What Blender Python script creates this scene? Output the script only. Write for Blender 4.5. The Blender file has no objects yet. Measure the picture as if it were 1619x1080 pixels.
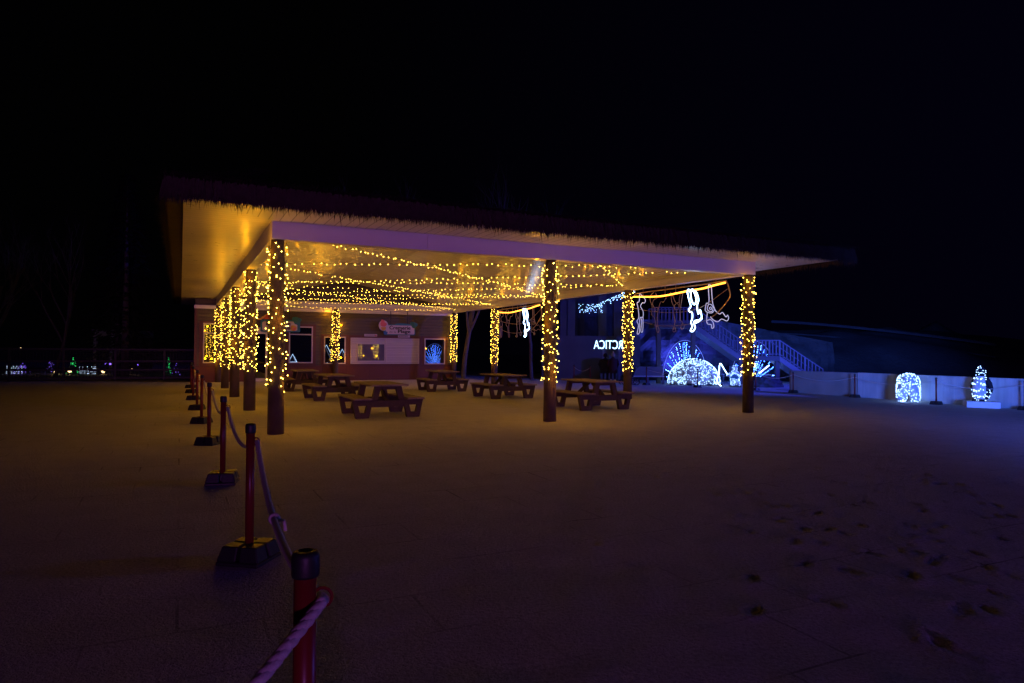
import bpy, bmesh, math, random
from mathutils import Vector, Matrix, noise
random.seed(7)
R = math.radians
sc = bpy.context.scene
COL = sc.collection

# ------------------------------------------------------------------ camera
cam_d = bpy.data.cameras.new('camera'); cam = bpy.data.objects.new('camera', cam_d); COL.objects.link(cam)
cam_d.sensor_width = 36; cam_d.lens = 23.86; cam_d.clip_end = 2000; cam_d.clip_start = .05
cam.matrix_world = Matrix.Translation((0, 0, 1.57)) @ Matrix.Rotation(R(90 + .778), 4, 'X') @ Matrix.Rotation(R(.399), 4, 'Z')
sc.camera = cam
CAM = Vector((0, 0, 1.57))

# ------------------------------------------------------------------ night sky and moonless dusk light
w = bpy.data.worlds.new('World'); sc.world = w; w.use_nodes = True
nt = w.node_tree; nt.nodes.clear()
out = nt.nodes.new('ShaderNodeOutputWorld'); bg = nt.nodes.new('ShaderNodeBackground')
# clear black night with a faint blue glow over the lit park on the right
wtc = nt.nodes.new('ShaderNodeTexCoord'); wsp = nt.nodes.new('ShaderNodeSeparateXYZ'); wmr = nt.nodes.new('ShaderNodeMapRange'); wmx = nt.nodes.new('ShaderNodeMix')
wmx.data_type = 'RGBA'; nt.links.new(wtc.outputs['Generated'], wsp.inputs[0]); nt.links.new(wsp.outputs['X'], wmr.inputs['Value'])
wmr.inputs['From Min'].default_value = -.25; wmr.inputs['From Max'].default_value = .65; nt.links.new(wmr.outputs[0], wmx.inputs['Factor'])
wmx.inputs['A'].default_value = (.00030, .00028, .00042, 1); wmx.inputs['B'].default_value = (.00062, .00040, .0034, 1)
nt.links.new(wmx.outputs['Result'], bg.inputs[0]); bg.inputs[1].default_value = 1.0
nt.links.new(bg.outputs[0], out.inputs[0])

def lamp(name, kind, loc, color, power, size=.3, target=None, angle=None, blend=.6):
    d = bpy.data.lights.new(name, kind); d.color = color; d.energy = power
    if kind in ('POINT', 'SPOT'): d.shadow_soft_size = size
    if kind == 'SPOT': d.spot_size = angle; d.spot_blend = blend
    o = bpy.data.objects.new(name, d); COL.objects.link(o); o.location = loc
    if target: o.rotation_euler = (Vector(target) - Vector(loc)).to_track_quat('-Z', 'Y').to_euler()
    return o
# light park floodlights, purple behind the photographer, blue on the square; then two added blue fills
lamp('purple_floodlight', 'SPOT', (8, -28, 1.0), (.60, .14, .86), 9000, .8, (-3.2, 14, 3.4), R(30), .9)
lamp('blue_uplight', 'SPOT', (11.2, 45.2, -.2), (.06, .08, 1), 1500, .15, (11.8, 48, 4.5), R(110))
lamp('blue_square_floodlight', 'SPOT', (24.5, 30.5, 5.5), (.05, .07, 1), 11000, .3, (11, 38, 0), R(75))
lamp('blue_wall_fill', 'SPOT', (6, -8, 1.3), (.06, .16, 1), 110000, .5, (16.1, 28, .75), R(22), 1.0).data.shadow_soft_size = 2.2  # unseen spot near the camera, added to turn the low wall blue
lamp('blue_ground_fill', 'POINT', (17.5, 9.0, 2.2), (.13, .11, 1), 1100, .3)  # added fill with no fixture, tints the foreground snow blue

sc.view_settings.view_transform = 'Standard'; sc.view_settings.look = 'None'
sc.view_settings.exposure = 0; sc.view_settings.gamma = 1; sc.view_settings.use_curve_mapping = False
sc.cycles.use_denoising = True
sc.cycles.sample_clamp_indirect = 4
sc.cycles.max_bounces = 6; sc.cycles.diffuse_bounces = 3; sc.cycles.glossy_bounces = 3
sc.cycles.caustics_reflective = False; sc.cycles.caustics_refractive = False

# ------------------------------------------------------------------ materials
def newmat(name):
    m = bpy.data.materials.new(name); m.use_nodes = True
    n = m.node_tree; return m, n, n.nodes['Principled BSDF']
def node(n, t, **k):
    x = n.nodes.new(t)
    for a, v in k.items(): setattr(x, a, v)
    return x
def mth(n, op, a, b=None):
    x = node(n, 'ShaderNodeMath', operation=op)
    for i, v in enumerate((a, b)):
        if v is None: continue
        if isinstance(v, (int, float)): x.inputs[i].default_value = v
        else: n.links.new(v, x.inputs[i])
    return x.outputs[0]
def mix(n, fac, a, b):
    x = node(n, 'ShaderNodeMix', data_type='RGBA')
    for s, v in ((x.inputs['Factor'], fac), (x.inputs['A'], a), (x.inputs['B'], b)):
        if isinstance(v, (tuple, list)): s.default_value = (*v[:3], 1)
        elif isinstance(v, (int, float)): s.default_value = v
        else: n.links.new(v, s)
    return x.outputs['Result']
def noise_tex(n, scale, detail=4, rough=.55, vec=None):
    x = node(n, 'ShaderNodeTexNoise'); x.inputs['Scale'].default_value = scale; x.inputs['Detail'].default_value = detail
    x.inputs['Roughness'].default_value = rough
    if vec is None: vec = node(n, 'ShaderNodeTexCoord').outputs['Object']
    n.links.new(vec, x.inputs['Vector']); return x.outputs['Fac']
def bump(n, b, h, strength, dist):
    x = node(n, 'ShaderNodeBump'); x.inputs['Strength'].default_value = strength; x.inputs['Distance'].default_value = dist
    n.links.new(h, x.inputs['Height']); n.links.new(x.outputs[0], b.inputs['Normal']); return x
def rand_vec(n):
    oi = node(n, 'ShaderNodeObjectInfo'); va = node(n, 'ShaderNodeVectorMath', operation='ADD'); n.links.new(node(n, 'ShaderNodeTexCoord').outputs['Object'], va.inputs[0])
    n.links.new(mth(n, 'MULTIPLY', oi.outputs['Random'], 50), va.inputs[1]); return va.outputs[0]
def mat(name, c, rough=.6, c2=None, scale=6, bs=.3, bd=.01, spec=.4, metal=0):
    m, n, b = newmat(name)
    b.inputs['Roughness'].default_value = rough; b.inputs['Metallic'].default_value = metal
    b.inputs['Specular IOR Level'].default_value = spec
    vec = rand_vec(n)
    f = noise_tex(n, scale, 4, .55, vec)
    c2 = c2 or tuple(v * .72 for v in c)
    n.links.new(mix(n, f, c2, c), b.inputs['Base Color'])
    if bs: bump(n, b, noise_tex(n, scale * 5, 4, .55, vec), bs, bd)
    return m
def glow(name, c, s):
    m, n, b = newmat(name)
    b.inputs['Base Color'].default_value = (.6, .6, .6, 1)
    b.inputs['Emission Color'].default_value = (*c, 1); b.inputs['Emission Strength'].default_value = s
    return m
def planks(name, c, axis, width, rough, groove=.06, dirt=.25, curve=.003, gd=.45, spec=.5):
    """painted boards lying side by side along one axis of the object"""
    m, n, b = newmat(name)
    tc = node(n, 'ShaderNodeTexCoord'); sp = node(n, 'ShaderNodeSeparateXYZ'); n.links.new(tc.outputs['Object'], sp.inputs[0])
    q = mth(n, 'MULTIPLY', sp.outputs['XYZ'.index(axis)], 1 / width)
    fr = mth(n, 'FRACT', q); fl = mth(n, 'FLOOR', q)
    g = mth(n, 'LESS_THAN', fr, groove)
    wn = node(n, 'ShaderNodeTexWhiteNoise', noise_dimensions='1D'); n.links.new(fl, wn.inputs['W'])
    base = mix(n, wn.outputs['Value'], tuple(v * .9 for v in c), c)
    base = mix(n, mth(n, 'MULTIPLY', noise_tex(n, 1.7), dirt), base, tuple(v * .45 for v in c))
    base = mix(n, mth(n, 'MULTIPLY', g, 1 - gd), base, tuple(v * .2 for v in c))
    n.links.new(base, b.inputs['Base Color'])
    n.links.new(mth(n, 'ADD', mth(n, 'MULTIPLY', noise_tex(n, 3), .22), rough - .1), b.inputs['Roughness'])
    b.inputs['Specular IOR Level'].default_value = spec
    par = mth(n, 'SUBTRACT', fr, .5); par = mth(n, 'MULTIPLY', par, par)
    h = mth(n, 'SUBTRACT', mth(n, 'MULTIPLY', par, -4 * curve), mth(n, 'MULTIPLY', g, .006))
    h = mth(n, 'ADD', h, mth(n, 'MULTIPLY', noise_tex(n, 1.1, 1), .004))
    bump(n, b, h, 1, 1)
    return m

M = {}
M['paint'] = mat('white_paint', (.74, .72, .70), .38, (.66, .64, .61), 2, .05)
M['soffit_v'] = planks('soffit_boards', (.72, .69, .64), 'X', .20, .36, .10, .25, .003, .2)
M['soffit_u'] = planks('soffit_boards_across', (.70, .64, .50), 'Y', .20, .30)
M['ceiling'] = planks('ceiling_boards', (.76, .70, .57), 'Y', .20, .22, .09, .15, .0012, .25, .6)
M['siding'] = planks('dark_siding', (.085, .068, .032), 'Z', .16, .55, .08)
M['wainscot'] = planks('brick_red_panels', (.14, .038, .012), 'X', 1.2, .55, .012)
M['trim'] = mat('rust_brown_trim', (.12, .04, .022), .5)
M['bark'] = mat('log_bark', (.12, .08, .05), .8, (.05, .032, .02), 3, .8, .02)
M['thatch'] = mat('dark_thatch', (.09, .06, .05), .9, (.025, .016, .013), 9, .8, .03, .2)
M['wire'] = mat('dark_wire', (.03, .035, .02), .6, bs=0)
M['frame'] = mat('pale_window_frame', (.55, .5, .46), .45, bs=0)
M['shutter'] = planks('roller_shutter', (.50, .46, .43), 'Z', .09, .4, .1, .1)
M['table'] = mat('dark_brown_planks', (.085, .05, .027), .7, (.04, .023, .014), 5, .5)
M['tabletop'] = mat('snow_dusted_planks', (.30, .25, .20), .8, (.13, .085, .05), 2.2, .5)
M['black'] = mat('black_rubber', (.014, .014, .016), .5, bs=.2)
M['red'] = mat('red_painted_tube', (.17, .016, .013), .34, (.11, .011, .010), 3, .05)
M['steel'] = mat('steel', (.35, .33, .32), .35, metal=.8, bs=0)
M['concrete'] = mat('concrete', (.46, .46, .47), .85, (.27, .27, .28), 1.1, .35)
def streaky(name, c, c2):
    m, n, b = newmat(name); b.inputs['Roughness'].default_value = .85
    mp = node(n, 'ShaderNodeMapping'); mp.inputs['Scale'].default_value = (3.2, 3.2, .35); n.links.new(node(n, 'ShaderNodeTexCoord').outputs['Object'], mp.inputs[0])
    f = mth(n, 'MULTIPLY', noise_tex(n, 1.0, 5, .6, mp.outputs[0]), noise_tex(n, .7, 3)); mr = node(n, 'ShaderNodeMapRange'); mr.inputs['From Min'].default_value = .12; mr.inputs['From Max'].default_value = .38
    n.links.new(f, mr.inputs['Value']); n.links.new(mix(n, mr.outputs[0], c2, c), b.inputs['Base Color']); bump(n, b, noise_tex(n, 9), .3, .01); return m
M['concrete'] = streaky('streaked_concrete', (.50, .50, .51), (.26, .26, .27))
M['concrete_dark'] = mat('warm_tinted_concrete', (.30, .27, .25), .85, (.15, .13, .12), 1.6, .35)  # darker concrete, with the brown of the warm light put into its colour
M['facade'] = mat('dim_facade', (.12, .12, .14), .85, (.07, .07, .085), .8, .3)
M['stone'] = mat('dark_stone', (.10, .10, .115), .9, (.04, .04, .05), .9, .9, .08)
M['rail'] = mat('pale_blue_white_railing', (.17, .17, .23), .5, bs=0)
M['snowy'] = mat('snow_crust', (.72, .73, .78), .7, (.5, .5, .55), 3, .4)
M['cloth_dark'] = mat('dark_coat', (.02, .02, .026), .85)
M['cloth_red'] = mat('maroon_coat', (.055, .016, .018), .85)
M['fur'] = mat('pale_fur_hat', (.36, .30, .22), .95, bs=.8)
M['skin'] = mat('skin', (.5, .32, .24), .6, bs=0)
M['teal'] = mat('teal_board', (.03, .21, .21), .5, (.02, .13, .17), 4, 0)
M['board'] = mat('white_board', (.62, .55, .52), .5, bs=0)
M['ink'] = mat('black_lettering', (.012, .01, .01), .6, bs=0)
M['ink_grey'] = mat('grey_lettering', (.14, .12, .12), .6, bs=0)
M['orange'] = mat('orange_red_paint', (.62, .10, .035), .5, bs=0)
M['pink'] = mat('pink_paint', (.75, .16, .14), .5, bs=0)
M['yellow'] = mat('yellow_paint', (.72, .40, .05), .5, bs=0)
M['blue_paint'] = mat('blue_paint', (.03, .16, .35), .5, bs=0)
M['branch'] = mat('bare_bark', (.17, .15, .145), .9, (.09, .08, .08), 8, .5)
M['needle'] = mat('dark_needles', (.03, .05, .03), .9, bs=0)
M['white_fabric'] = mat('white_light_fabric', (.75, .77, .80), .8, (.42, .46, .55), 5, .3)
M['black_fabric'] = mat('black_light_fabric', (.01, .012, .02), .8, bs=0)
M['blue_coat'] = mat('blue_fabric', (.02, .22, .5), .8, bs=0)
M['far_wall'] = mat('far_pale_wall', (.45, .42, .46), .8)
M['rope_off'] = mat('unlit_rope_light', (.40, .33, .29), .35, bs=0)
M['frame_tan'] = mat('tan_frame_tube', (.46, .34, .20), .4, bs=0)

def glass(name, c, rough=.03):
    m, n, b = newmat(name); b.inputs['Base Color'].default_value = (*c, 1); b.inputs['Roughness'].default_value = rough
    b.inputs['Specular IOR Level'].default_value = 1.0; b.inputs['IOR'].default_value = 2.1
    return m
M['glass'] = glass('night_window_glass', (.006, .007, .014), 0)
M['glass_pale'] = glass('sliding_pane_glass', (.16, .15, .17), 0)

M['warm'] = glow('warm_bulb', (1, .58, .062), 34)
M['warm_strand'] = glow('warm_strand_bulb', (1, .58, .07), 30)
AMBER = (1, .37, .002)
M['cool'] = glow('cool_white_bulb', (.34, .58, 1), 5)
M['cool_dim'] = glow('icy_bulb', (.30, .56, 1), 8)
M['blue'] = glow('blue_bulb', (.03, .12, 1), 34)
M['blue_pale'] = glow('pale_blue_bulb', (.08, .22, 1), 34)
M['blue_dim'] = glow('faint_blue_outline', (.18, .28, 1), .9)
M['rope_white'] = glow('lit_white_rope', (.42, .66, 1), 7)
M['rope_dim'] = glow('faintly_lit_white_rope', (.50, .56, 1), .6)
M['rope_orange'] = glow('lit_orange_rope', (1, .36, .03), 4)
M['sign_glow'] = glow('lit_letters', (.36, .66, 1), 4)
M['green'] = glow('green_bulb', (.03, 1, .20), 2)
M['violet'] = glow('violet_bulb', (.22, .10, 1), 2.2)
M['far_white'] = glow('far_white_bulb', (.55, .7, 1), 2.4)
M['amber'] = glow('amber_lamp', (1, .66, .28), 5)

# ------------------------------------------------------------------ mesh builder
class MB:
    def __init__(s): s.v = []; s.f = []; s.mi = []; s.m = 0
    def add(s, vs, fs):
        o = len(s.v); s.v += [tuple(p) for p in vs]
        for f in fs: s.f.append([o + i for i in f]); s.mi.append(s.m)
    def box(s, x0, x1, y0, y1, z0, z1):
        s.add([(x0, y0, z0), (x1, y0, z0), (x1, y1, z0), (x0, y1, z0), (x0, y0, z1), (x1, y0, z1), (x1, y1, z1), (x0, y1, z1)],
              [(0, 3, 2, 1), (4, 5, 6, 7), (0, 1, 5, 4), (1, 2, 6, 5), (2, 3, 7, 6), (3, 0, 4, 7)])
    def bar(s, a, b, wd, ht=None, upv=(0, 0, 1)):
        a = Vector(a); b = Vector(b); d = (b - a).normalized(); u = Vector(upv)
        if abs(d.dot(u)) > .98: u = Vector((1, 0, 0))
        x = d.cross(u).normalized() * wd / 2; y = x.cross(d).normalized() * (ht or wd) / 2
        s.add([p + i * x + j * y for p in (a, b) for i, j in ((-1, -1), (1, -1), (1, 1), (-1, 1))],
              [(3, 2, 1, 0), (4, 5, 6, 7), (0, 1, 5, 4), (1, 2, 6, 5), (2, 3, 7, 6), (3, 0, 4, 7)])
    def tube(s, pts, r, n=6, closed=False):
        pts = [Vector(p) for p in pts]; rs = r if isinstance(r, (list, tuple)) else [r] * len(pts)
        o = len(s.v); N = len(pts); prev = None
        for i, p in enumerate(pts):
            d = (pts[min(i + 1, N - 1)] - pts[max(i - 1, 0)])
            d = d.normalized() if d.length > 1e-9 else Vector((0, 0, 1))
            if prev is None:
                u = Vector((0, 0, 1)) if abs(d.z) < .9 else Vector((1, 0, 0)); x = d.cross(u).normalized()
            else:
                x = prev - d * prev.dot(d); x = x.normalized() if x.length > 1e-6 else d.orthogonal().normalized()
            prev = x; y = d.cross(x)
            for k in range(n):
                a = 2 * math.pi * k / n; s.v.append(tuple(p + (x * math.cos(a) + y * math.sin(a)) * rs[i]))
        for i in range(N - 1):
            for k in range(n):
                s.f.append([o + i * n + k, o + i * n + (k + 1) % n, o + (i + 1) * n + (k + 1) % n, o + (i + 1) * n + k]); s.mi.append(s.m)
        s.f.append([o + k for k in range(n)][::-1]); s.mi.append(s.m)
        s.f.append([o + (N - 1) * n + k for k in range(n)]); s.mi.append(s.m)
    def lathe(s, prof, c=(0, 0), n=20, sx=1, sy=1):
        """profile of (radius, z) from bottom to top"""
        o = len(s.v)
        for r, z in prof:
            for k in range(n):
                a = 2 * math.pi * k / n; s.v.append((c[0] + r * sx * math.cos(a), c[1] + r * sy * math.sin(a), z))
        for i in range(len(prof) - 1):
            for k in range(n):
                s.f.append([o + i * n + k, o + i * n + (k + 1) % n, o + (i + 1) * n + (k + 1) % n, o + (i + 1) * n + k]); s.mi.append(s.m)
        s.f.append([o + k for k in range(n)][::-1]); s.mi.append(s.m)
        s.f.append([o + (len(prof) - 1) * n + k for k in range(n)]); s.mi.append(s.m)
    def prism(s, poly, y0, y1, hole=None, axis='Y'):
        """polygon in (x, z) pushed from y0 to y1; a hole needs as many points as the outline"""
        def P(x, z, y): return (x, y, z) if axis == 'Y' else ((y, x, z) if axis == 'X' else (x, z, y))
        n = len(poly)
        vs = [P(x, z, y0) for x, z in poly] + [P(x, z, y1) for x, z in poly]
        fs = [(i, (i + 1) % n, n + (i + 1) % n, n + i) for i in range(n)]
        if hole:
            vs += [P(x, z, y0) for x, z in hole] + [P(x, z, y1) for x, z in hole]
            for i in range(n):
                j = (i + 1) % n
                fs += [(i, 2 * n + i, 2 * n + j, j), (n + i, n + j, 3 * n + j, 3 * n + i), (2 * n + i, 3 * n + i, 3 * n + j, 2 * n + j)]
        else:
            fs += [tuple(range(n))[::-1], tuple(range(n, 2 * n))]
        s.add(vs, fs)
    def build(s, name, m, parent=None, smooth=False, bevel=0):
        me = bpy.data.meshes.new(name); me.from_pydata(s.v, [], s.f)
        ms = m if isinstance(m, (list, tuple)) else [m]
        for x in ms: me.materials.append(M[x] if isinstance(x, str) else x)
        me.polygons.foreach_set('material_index', s.mi)
        bm = bmesh.new(); bm.from_mesh(me); bmesh.ops.recalc_face_normals(bm, faces=bm.faces)
        if bevel: bmesh.ops.bevel(bm, geom=bm.edges[:], offset=bevel, segments=1, affect='EDGES', clamp_overlap=True)
        bm.to_mesh(me); bm.free()
        if smooth: me.polygons.foreach_set('use_smooth', [True] * len(me.polygons))
        o = bpy.data.objects.new(name, me); COL.objects.link(o)
        if parent: o.parent = parent
        return o

def tag(o, label=None, cat=None, group=None, kind=None):
    for k, v in (('label', label), ('category', cat), ('group', group), ('kind', kind)):
        if v: o[k] = v
    return o
def empty(name, loc=(0, 0, 0), rz=0, label=None, cat=None, group=None):
    o = bpy.data.objects.new(name, None); COL.objects.link(o); o.location = loc; o.rotation_euler = (0, 0, rz)
    o.empty_display_size = .2
    return tag(o, label, cat, group)
def copy_tree(o, parent=None):
    c = o.copy(); COL.objects.link(c)
    if parent: c.parent = parent
    for ch in list(o.children): copy_tree(ch, c)
    return c

_bulb = {}
def bulb_mesh(m, r):
    if (m, r) not in _bulb:
        bm = bmesh.new(); bmesh.ops.create_icosphere(bm, subdivisions=1, radius=r)
        me = bpy.data.meshes.new('bulb'); bm.to_mesh(me); bm.free(); me.materials.append(M[m])
        me.polygons.foreach_set('use_smooth', [True] * len(me.polygons)); _bulb[(m, r)] = me
    return _bulb[(m, r)]
def bulbs(pts, m, r, parent, world=None, limit=100):
    """the bulbs that show largest one by one, the rest as one part"""
    W_ = world or Matrix.Identity(4)
    pts = sorted([Vector(p) for p in pts], key=lambda p: ((W_ @ p) - CAM).length)
    me = bulb_mesh(m, r)
    for p in pts[:limit]:
        o = bpy.data.objects.new('bulb', me); COL.objects.link(o); o.parent = parent; o.location = p
    if len(pts) > limit:
        b = MB(); vs = [v.co.copy() for v in me.vertices]; fs = [tuple(f.vertices) for f in me.polygons]
        for p in pts[limit:]: b.add([p + v for v in vs], fs)
        tag(b.build('bulb', m, parent, True), kind='stuff')
def text_mesh(body, size, name, m, parent, loc, rot=(R(90), 0, 0), ext=.008, bold=0, align='LEFT', width=None):
    c = bpy.data.curves.new('lettering', 'FONT'); c.body = body; c.size = size; c.extrude = ext; c.offset = bold; c.align_x = align
    t = bpy.data.objects.new('lettering', c); COL.objects.link(t); bpy.context.view_layer.update()
    me = bpy.data.meshes.new_from_object(t.evaluated_get(bpy.context.evaluated_depsgraph_get()))
    bpy.data.objects.remove(t); me.materials.clear(); me.materials.append(M[m])
    if width:
        xs = [v.co.x for v in me.vertices]; k = width / (max(xs) - min(xs))
        for v in me.vertices: v.co.x *= k
    o = bpy.data.objects.new(name, me); COL.objects.link(o); o.parent = parent; o.location = loc; o.rotation_euler = rot
    return o
def skin(name, joints, edges, m, parent=None, sub=1, loc=(0, 0, 0), rz=0):
    """one continuous body grown round a skeleton; joints are (x, y, z, radius), the first is the root"""
    me = bpy.data.meshes.new(name); me.from_pydata([j[:3] for j in joints], edges, []); me.materials.append(M[m])
    o = bpy.data.objects.new(name, me); COL.objects.link(o)
    o.modifiers.new('skin', 'SKIN')
    if not me.skin_vertices: me.skin_vertices.new(name='')
    for i, j in enumerate(joints):
        s = me.skin_vertices[0].data[i]; s.radius = (j[3], j[3]); s.use_root = (i == 0)
    u = o.modifiers.new('sub', 'SUBSURF'); u.levels = u.render_levels = sub
    bpy.context.view_layer.update()
    m2 = bpy.data.meshes.new_from_object(o.evaluated_get(bpy.context.evaluated_depsgraph_get()))
    bpy.data.objects.remove(o)
    m2.polygons.foreach_set('use_smooth', [True] * len(m2.polygons))
    if not m2.materials: m2.materials.append(M[m])
    o = bpy.data.objects.new(name, m2); COL.objects.link(o); o.location = loc; o.rotation_euler = (0, 0, rz)
    if parent: o.parent = parent
    return o
def surface_points(me, n, rnd, off=.01):
    fs = [(f.area, f.center.copy(), f.normal.copy(), [me.vertices[i].co.copy() for i in f.vertices]) for f in me.polygons]
    ws = [f[0] for f in fs]; res = []
    for f in rnd.choices(fs, ws, k=n):
        k = [rnd.random() for _ in f[3]]; t = sum(k); p = Vector()
        for a, v in zip(k, f[3]): p += v * (a / t)
        res.append(p + f[2] * off)
    return res

# ------------------------------------------------------------------ ground: one snow sheet, lower beyond the pavilion
AX, AY, ANG = -4.371, 12.603, R(26.04)
W, S = 11.745, 5.321                     # pavilion width and column spacing
Ux, Uy = math.cos(ANG), math.sin(ANG)
PAV = Matrix.Translation((AX, AY, 0)) @ Matrix.Rotation(ANG, 4, 'Z')
def gz(x, y):
    u = (x - AX) * Ux + (y - AY) * Uy
    t = min(1, max(0, (u - 8.6) / 18.5)); return -.37 * t * t * (3 - 2 * t)
FOOT = [(3.9, 8.24), (4.02, 8.25), (3.52, 7.53), (3.55, 7.05), (3.75, 7.17), (3.17, 6.2), (4.5, 9.11), (4.17, 9.29), (4.54, 8.67), (4.82, 8.43), (5.15, 8.96), (5.38, 8.79), (5.14, 8.45), (5.85, 10.1), (5.32, 9.85), (2.49, 6.36), (2.61, 6.06), (2.57, 5.63), (3.69, 6.0), (3.57, 5.73), (2.45, 4.91), (3.11, 5.44), (3.21, 5.37), (3.17, 5.12), (2.8, 4.84), (3.66, 5.38), (4.05, 6.01), (4.18, 5.82), (5.25, 7.52), (5.09, 7.52), (2.33, 3.67), (2.37, 3.58), (2.75, 4.16), (3.19, 4.48), (3.55, 4.85), (3.64, 6.21), (3.62, 6.58), (2.44, 7.56), (2.71, 8.2), (2.56, 8.77), (4.56, 6.81), (4.86, 6.62), (6.09, 8.25), (3.84, 7.48), (3.85, 8.64),
        (6.2, 10.9), (6.6, 11.6), (6.1, 11.9), (7.1, 12.2), (5.5, 10.8), (4.9, 9.6), (1.9, 3.1), (2.0, 4.3)]
_r = random.Random(17)
for x, y, a in ((2.2, 3.2, 62), (3.0, 3.6, 80), (4.2, 4.9, 70), (5.6, 7.0, 110), (6.6, 8.5, 125), (4.6, 5.4, 95), (2.0, 6.0, 60), (5.0, 6.6, 85), (1.0, 8.2, 40), (1.4, 4.2, 50), (3.4, 5.0, 100), (4.0, 8.0, 20), (2.6, 8.8, 30), (3.2, 6.6, 130), (0.6, 5.6, 75)):
    a = R(a)
    for i in range(15):
        sd = .10 if i % 2 else -.10; FOOT.append((x - sd * math.sin(a), y + sd * math.cos(a), a + _r.uniform(-.15, .15)))
        a += _r.uniform(-.12, .12); x += math.cos(a) * .58; y += math.sin(a) * .58
        if x > 7.4 or y > 12.4: break
def build_ground():
    def lines(lo, a, b, hi, st, grow):
        L = []; x = a
        while x <= b: L.append(x); x += st
        d = st; x = L[-1]
        while x < hi: d *= grow; x += d; L.append(x)
        d = st; x = a
        while x > lo: d *= grow; x -= d; L.insert(0, x)
        return L
    xs = lines(-260, -1.0, 7.6, 260, .04, 1.09); ys = lines(-80, 2.4, 12.6, 330, .04, 1.07)
    rnd = random.Random(3)
    H = [[gz(x, y) for x in xs] for y in ys]
    import bisect
    for f_ in FOOT:
        fx, fy = f_[:2]
        a = R(rnd.uniform(50, 125)) if len(f_) == 2 else f_[2]; L, wd = rnd.uniform(.10, .14), rnd.uniform(.045, .06); dp = rnd.uniform(.006, .010)
        i0, i1 = bisect.bisect(xs, fx - .35), bisect.bisect(xs, fx + .35); j0, j1 = bisect.bisect(ys, fy - .35), bisect.bisect(ys, fy + .35)
        for j in range(j0, j1):
            for i in range(i0, i1):
                dx, dy = xs[i] - fx, ys[j] - fy
                p = (dx * math.cos(a) + dy * math.sin(a)) / L; q = (-dx * math.sin(a) + dy * math.cos(a)) / wd
                wob = 1 + .25 * noise.noise(Vector((xs[i] * 7, ys[j] * 7, 1)))
                r = math.hypot(p, q) * wob
                H[j][i] += -dp * (1 - r * r) if r < 1 else 0
                H[j][i] += dp * .9 * math.exp(-((r - 1.22) / .25) ** 2)
    vs = []
    for j, y in enumerate(ys):
        for i, x in enumerate(xs):
            h = H[j][i]
            if -3 < x < 12 and 1 < y < 16: h += .006 * noise.noise(Vector((x * 1.3, y * 1.3, 0))) + .004 * noise.noise(Vector((x * 4, y * 4, 3)))
            vs.append((x, y, h))
    nx = len(xs); fs = [(j * nx + i, j * nx + i + 1, (j + 1) * nx + i + 1, (j + 1) * nx + i) for j in range(len(ys) - 1) for i in range(nx - 1)]
    me = bpy.data.meshes.new('ground'); me.from_pydata(vs, [], fs)
    me.polygons.foreach_set('use_smooth', [True] * len(fs))
    m, n, b = newmat('snow_over_pavers')
    tc = node(n, 'ShaderNodeTexCoord'); mp = node(n, 'ShaderNodeMapping'); mp.inputs['Rotation'].default_value = (0, 0, -ANG)
    n.links.new(tc.outputs['Object'], mp.inputs[0])
    br = node(n, 'ShaderNodeTexBrick'); n.links.new(mp.outputs[0], br.inputs['Vector'])
    br.inputs['Scale'].default_value = 1; br.inputs['Brick Width'].default_value = .9; br.inputs['Row Height'].default_value = .6
    br.inputs['Mortar Size'].default_value = .013; br.inputs['Mortar Smooth'].default_value = .6
    big = noise_tex(n, .35, 4, .6, tc.outputs['Object']); mid = noise_tex(n, 2.3, 5, .6, tc.outputs['Object'])
    fine = noise_tex(n, 38, 3, .7, tc.outputs['Object']); grain = noise_tex(n, 110, 2, .6, tc.outputs['Object'])
    mr = node(n, 'ShaderNodeMapRange'); mr.inputs['From Min'].default_value = .44; mr.inputs['From Max'].default_value = .68; n.links.new(mth(n, 'ADD', mth(n, 'MULTIPLY', fine, .6), mth(n, 'MULTIPLY', grain, .4)), mr.inputs['Value']); spk = mr.outputs[0]
    base = mix(n, mid, (.50, .49, .50), (.78, .78, .80))
    base = mix(n, mth(n, 'MULTIPLY', spk, .75), base, (.20, .19, .19))
    thin = mth(n, 'SMOOTHSTEP' if False else 'MULTIPLY', mth(n, 'GREATER_THAN', mth(n, 'MULTIPLY', big, mid), .27), 1)
    j1 = mth(n, 'MULTIPLY', br.outputs['Fac'], mth(n, 'MULTIPLY', mth(n, 'MAXIMUM', mth(n, 'SUBTRACT', noise_tex(n, .9, 3, .6, tc.outputs['Object']), .46), 0), 5))
    base = mix(n, mth(n, 'MULTIPLY', j1, .62), base, (.10, .09, .085))
    n.links.new(base, b.inputs['Base Color']); b.inputs['Roughness'].default_value = .75; b.inputs['Specular IOR Level'].default_value = .25
    h = mth(n, 'ADD', mth(n, 'MULTIPLY', fine, .05), mth(n, 'MULTIPLY', grain, .02))
    h = mth(n, 'ADD', h, mth(n, 'MULTIPLY', mid, .03)); h = mth(n, 'SUBTRACT', h, mth(n, 'MULTIPLY', j1, .006))
    bump(n, b, h, .9, 1)
    me.materials.append(m)
    o = bpy.data.objects.new('ground', me); COL.objects.link(o); tag(o, kind='structure')
build_ground()

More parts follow.
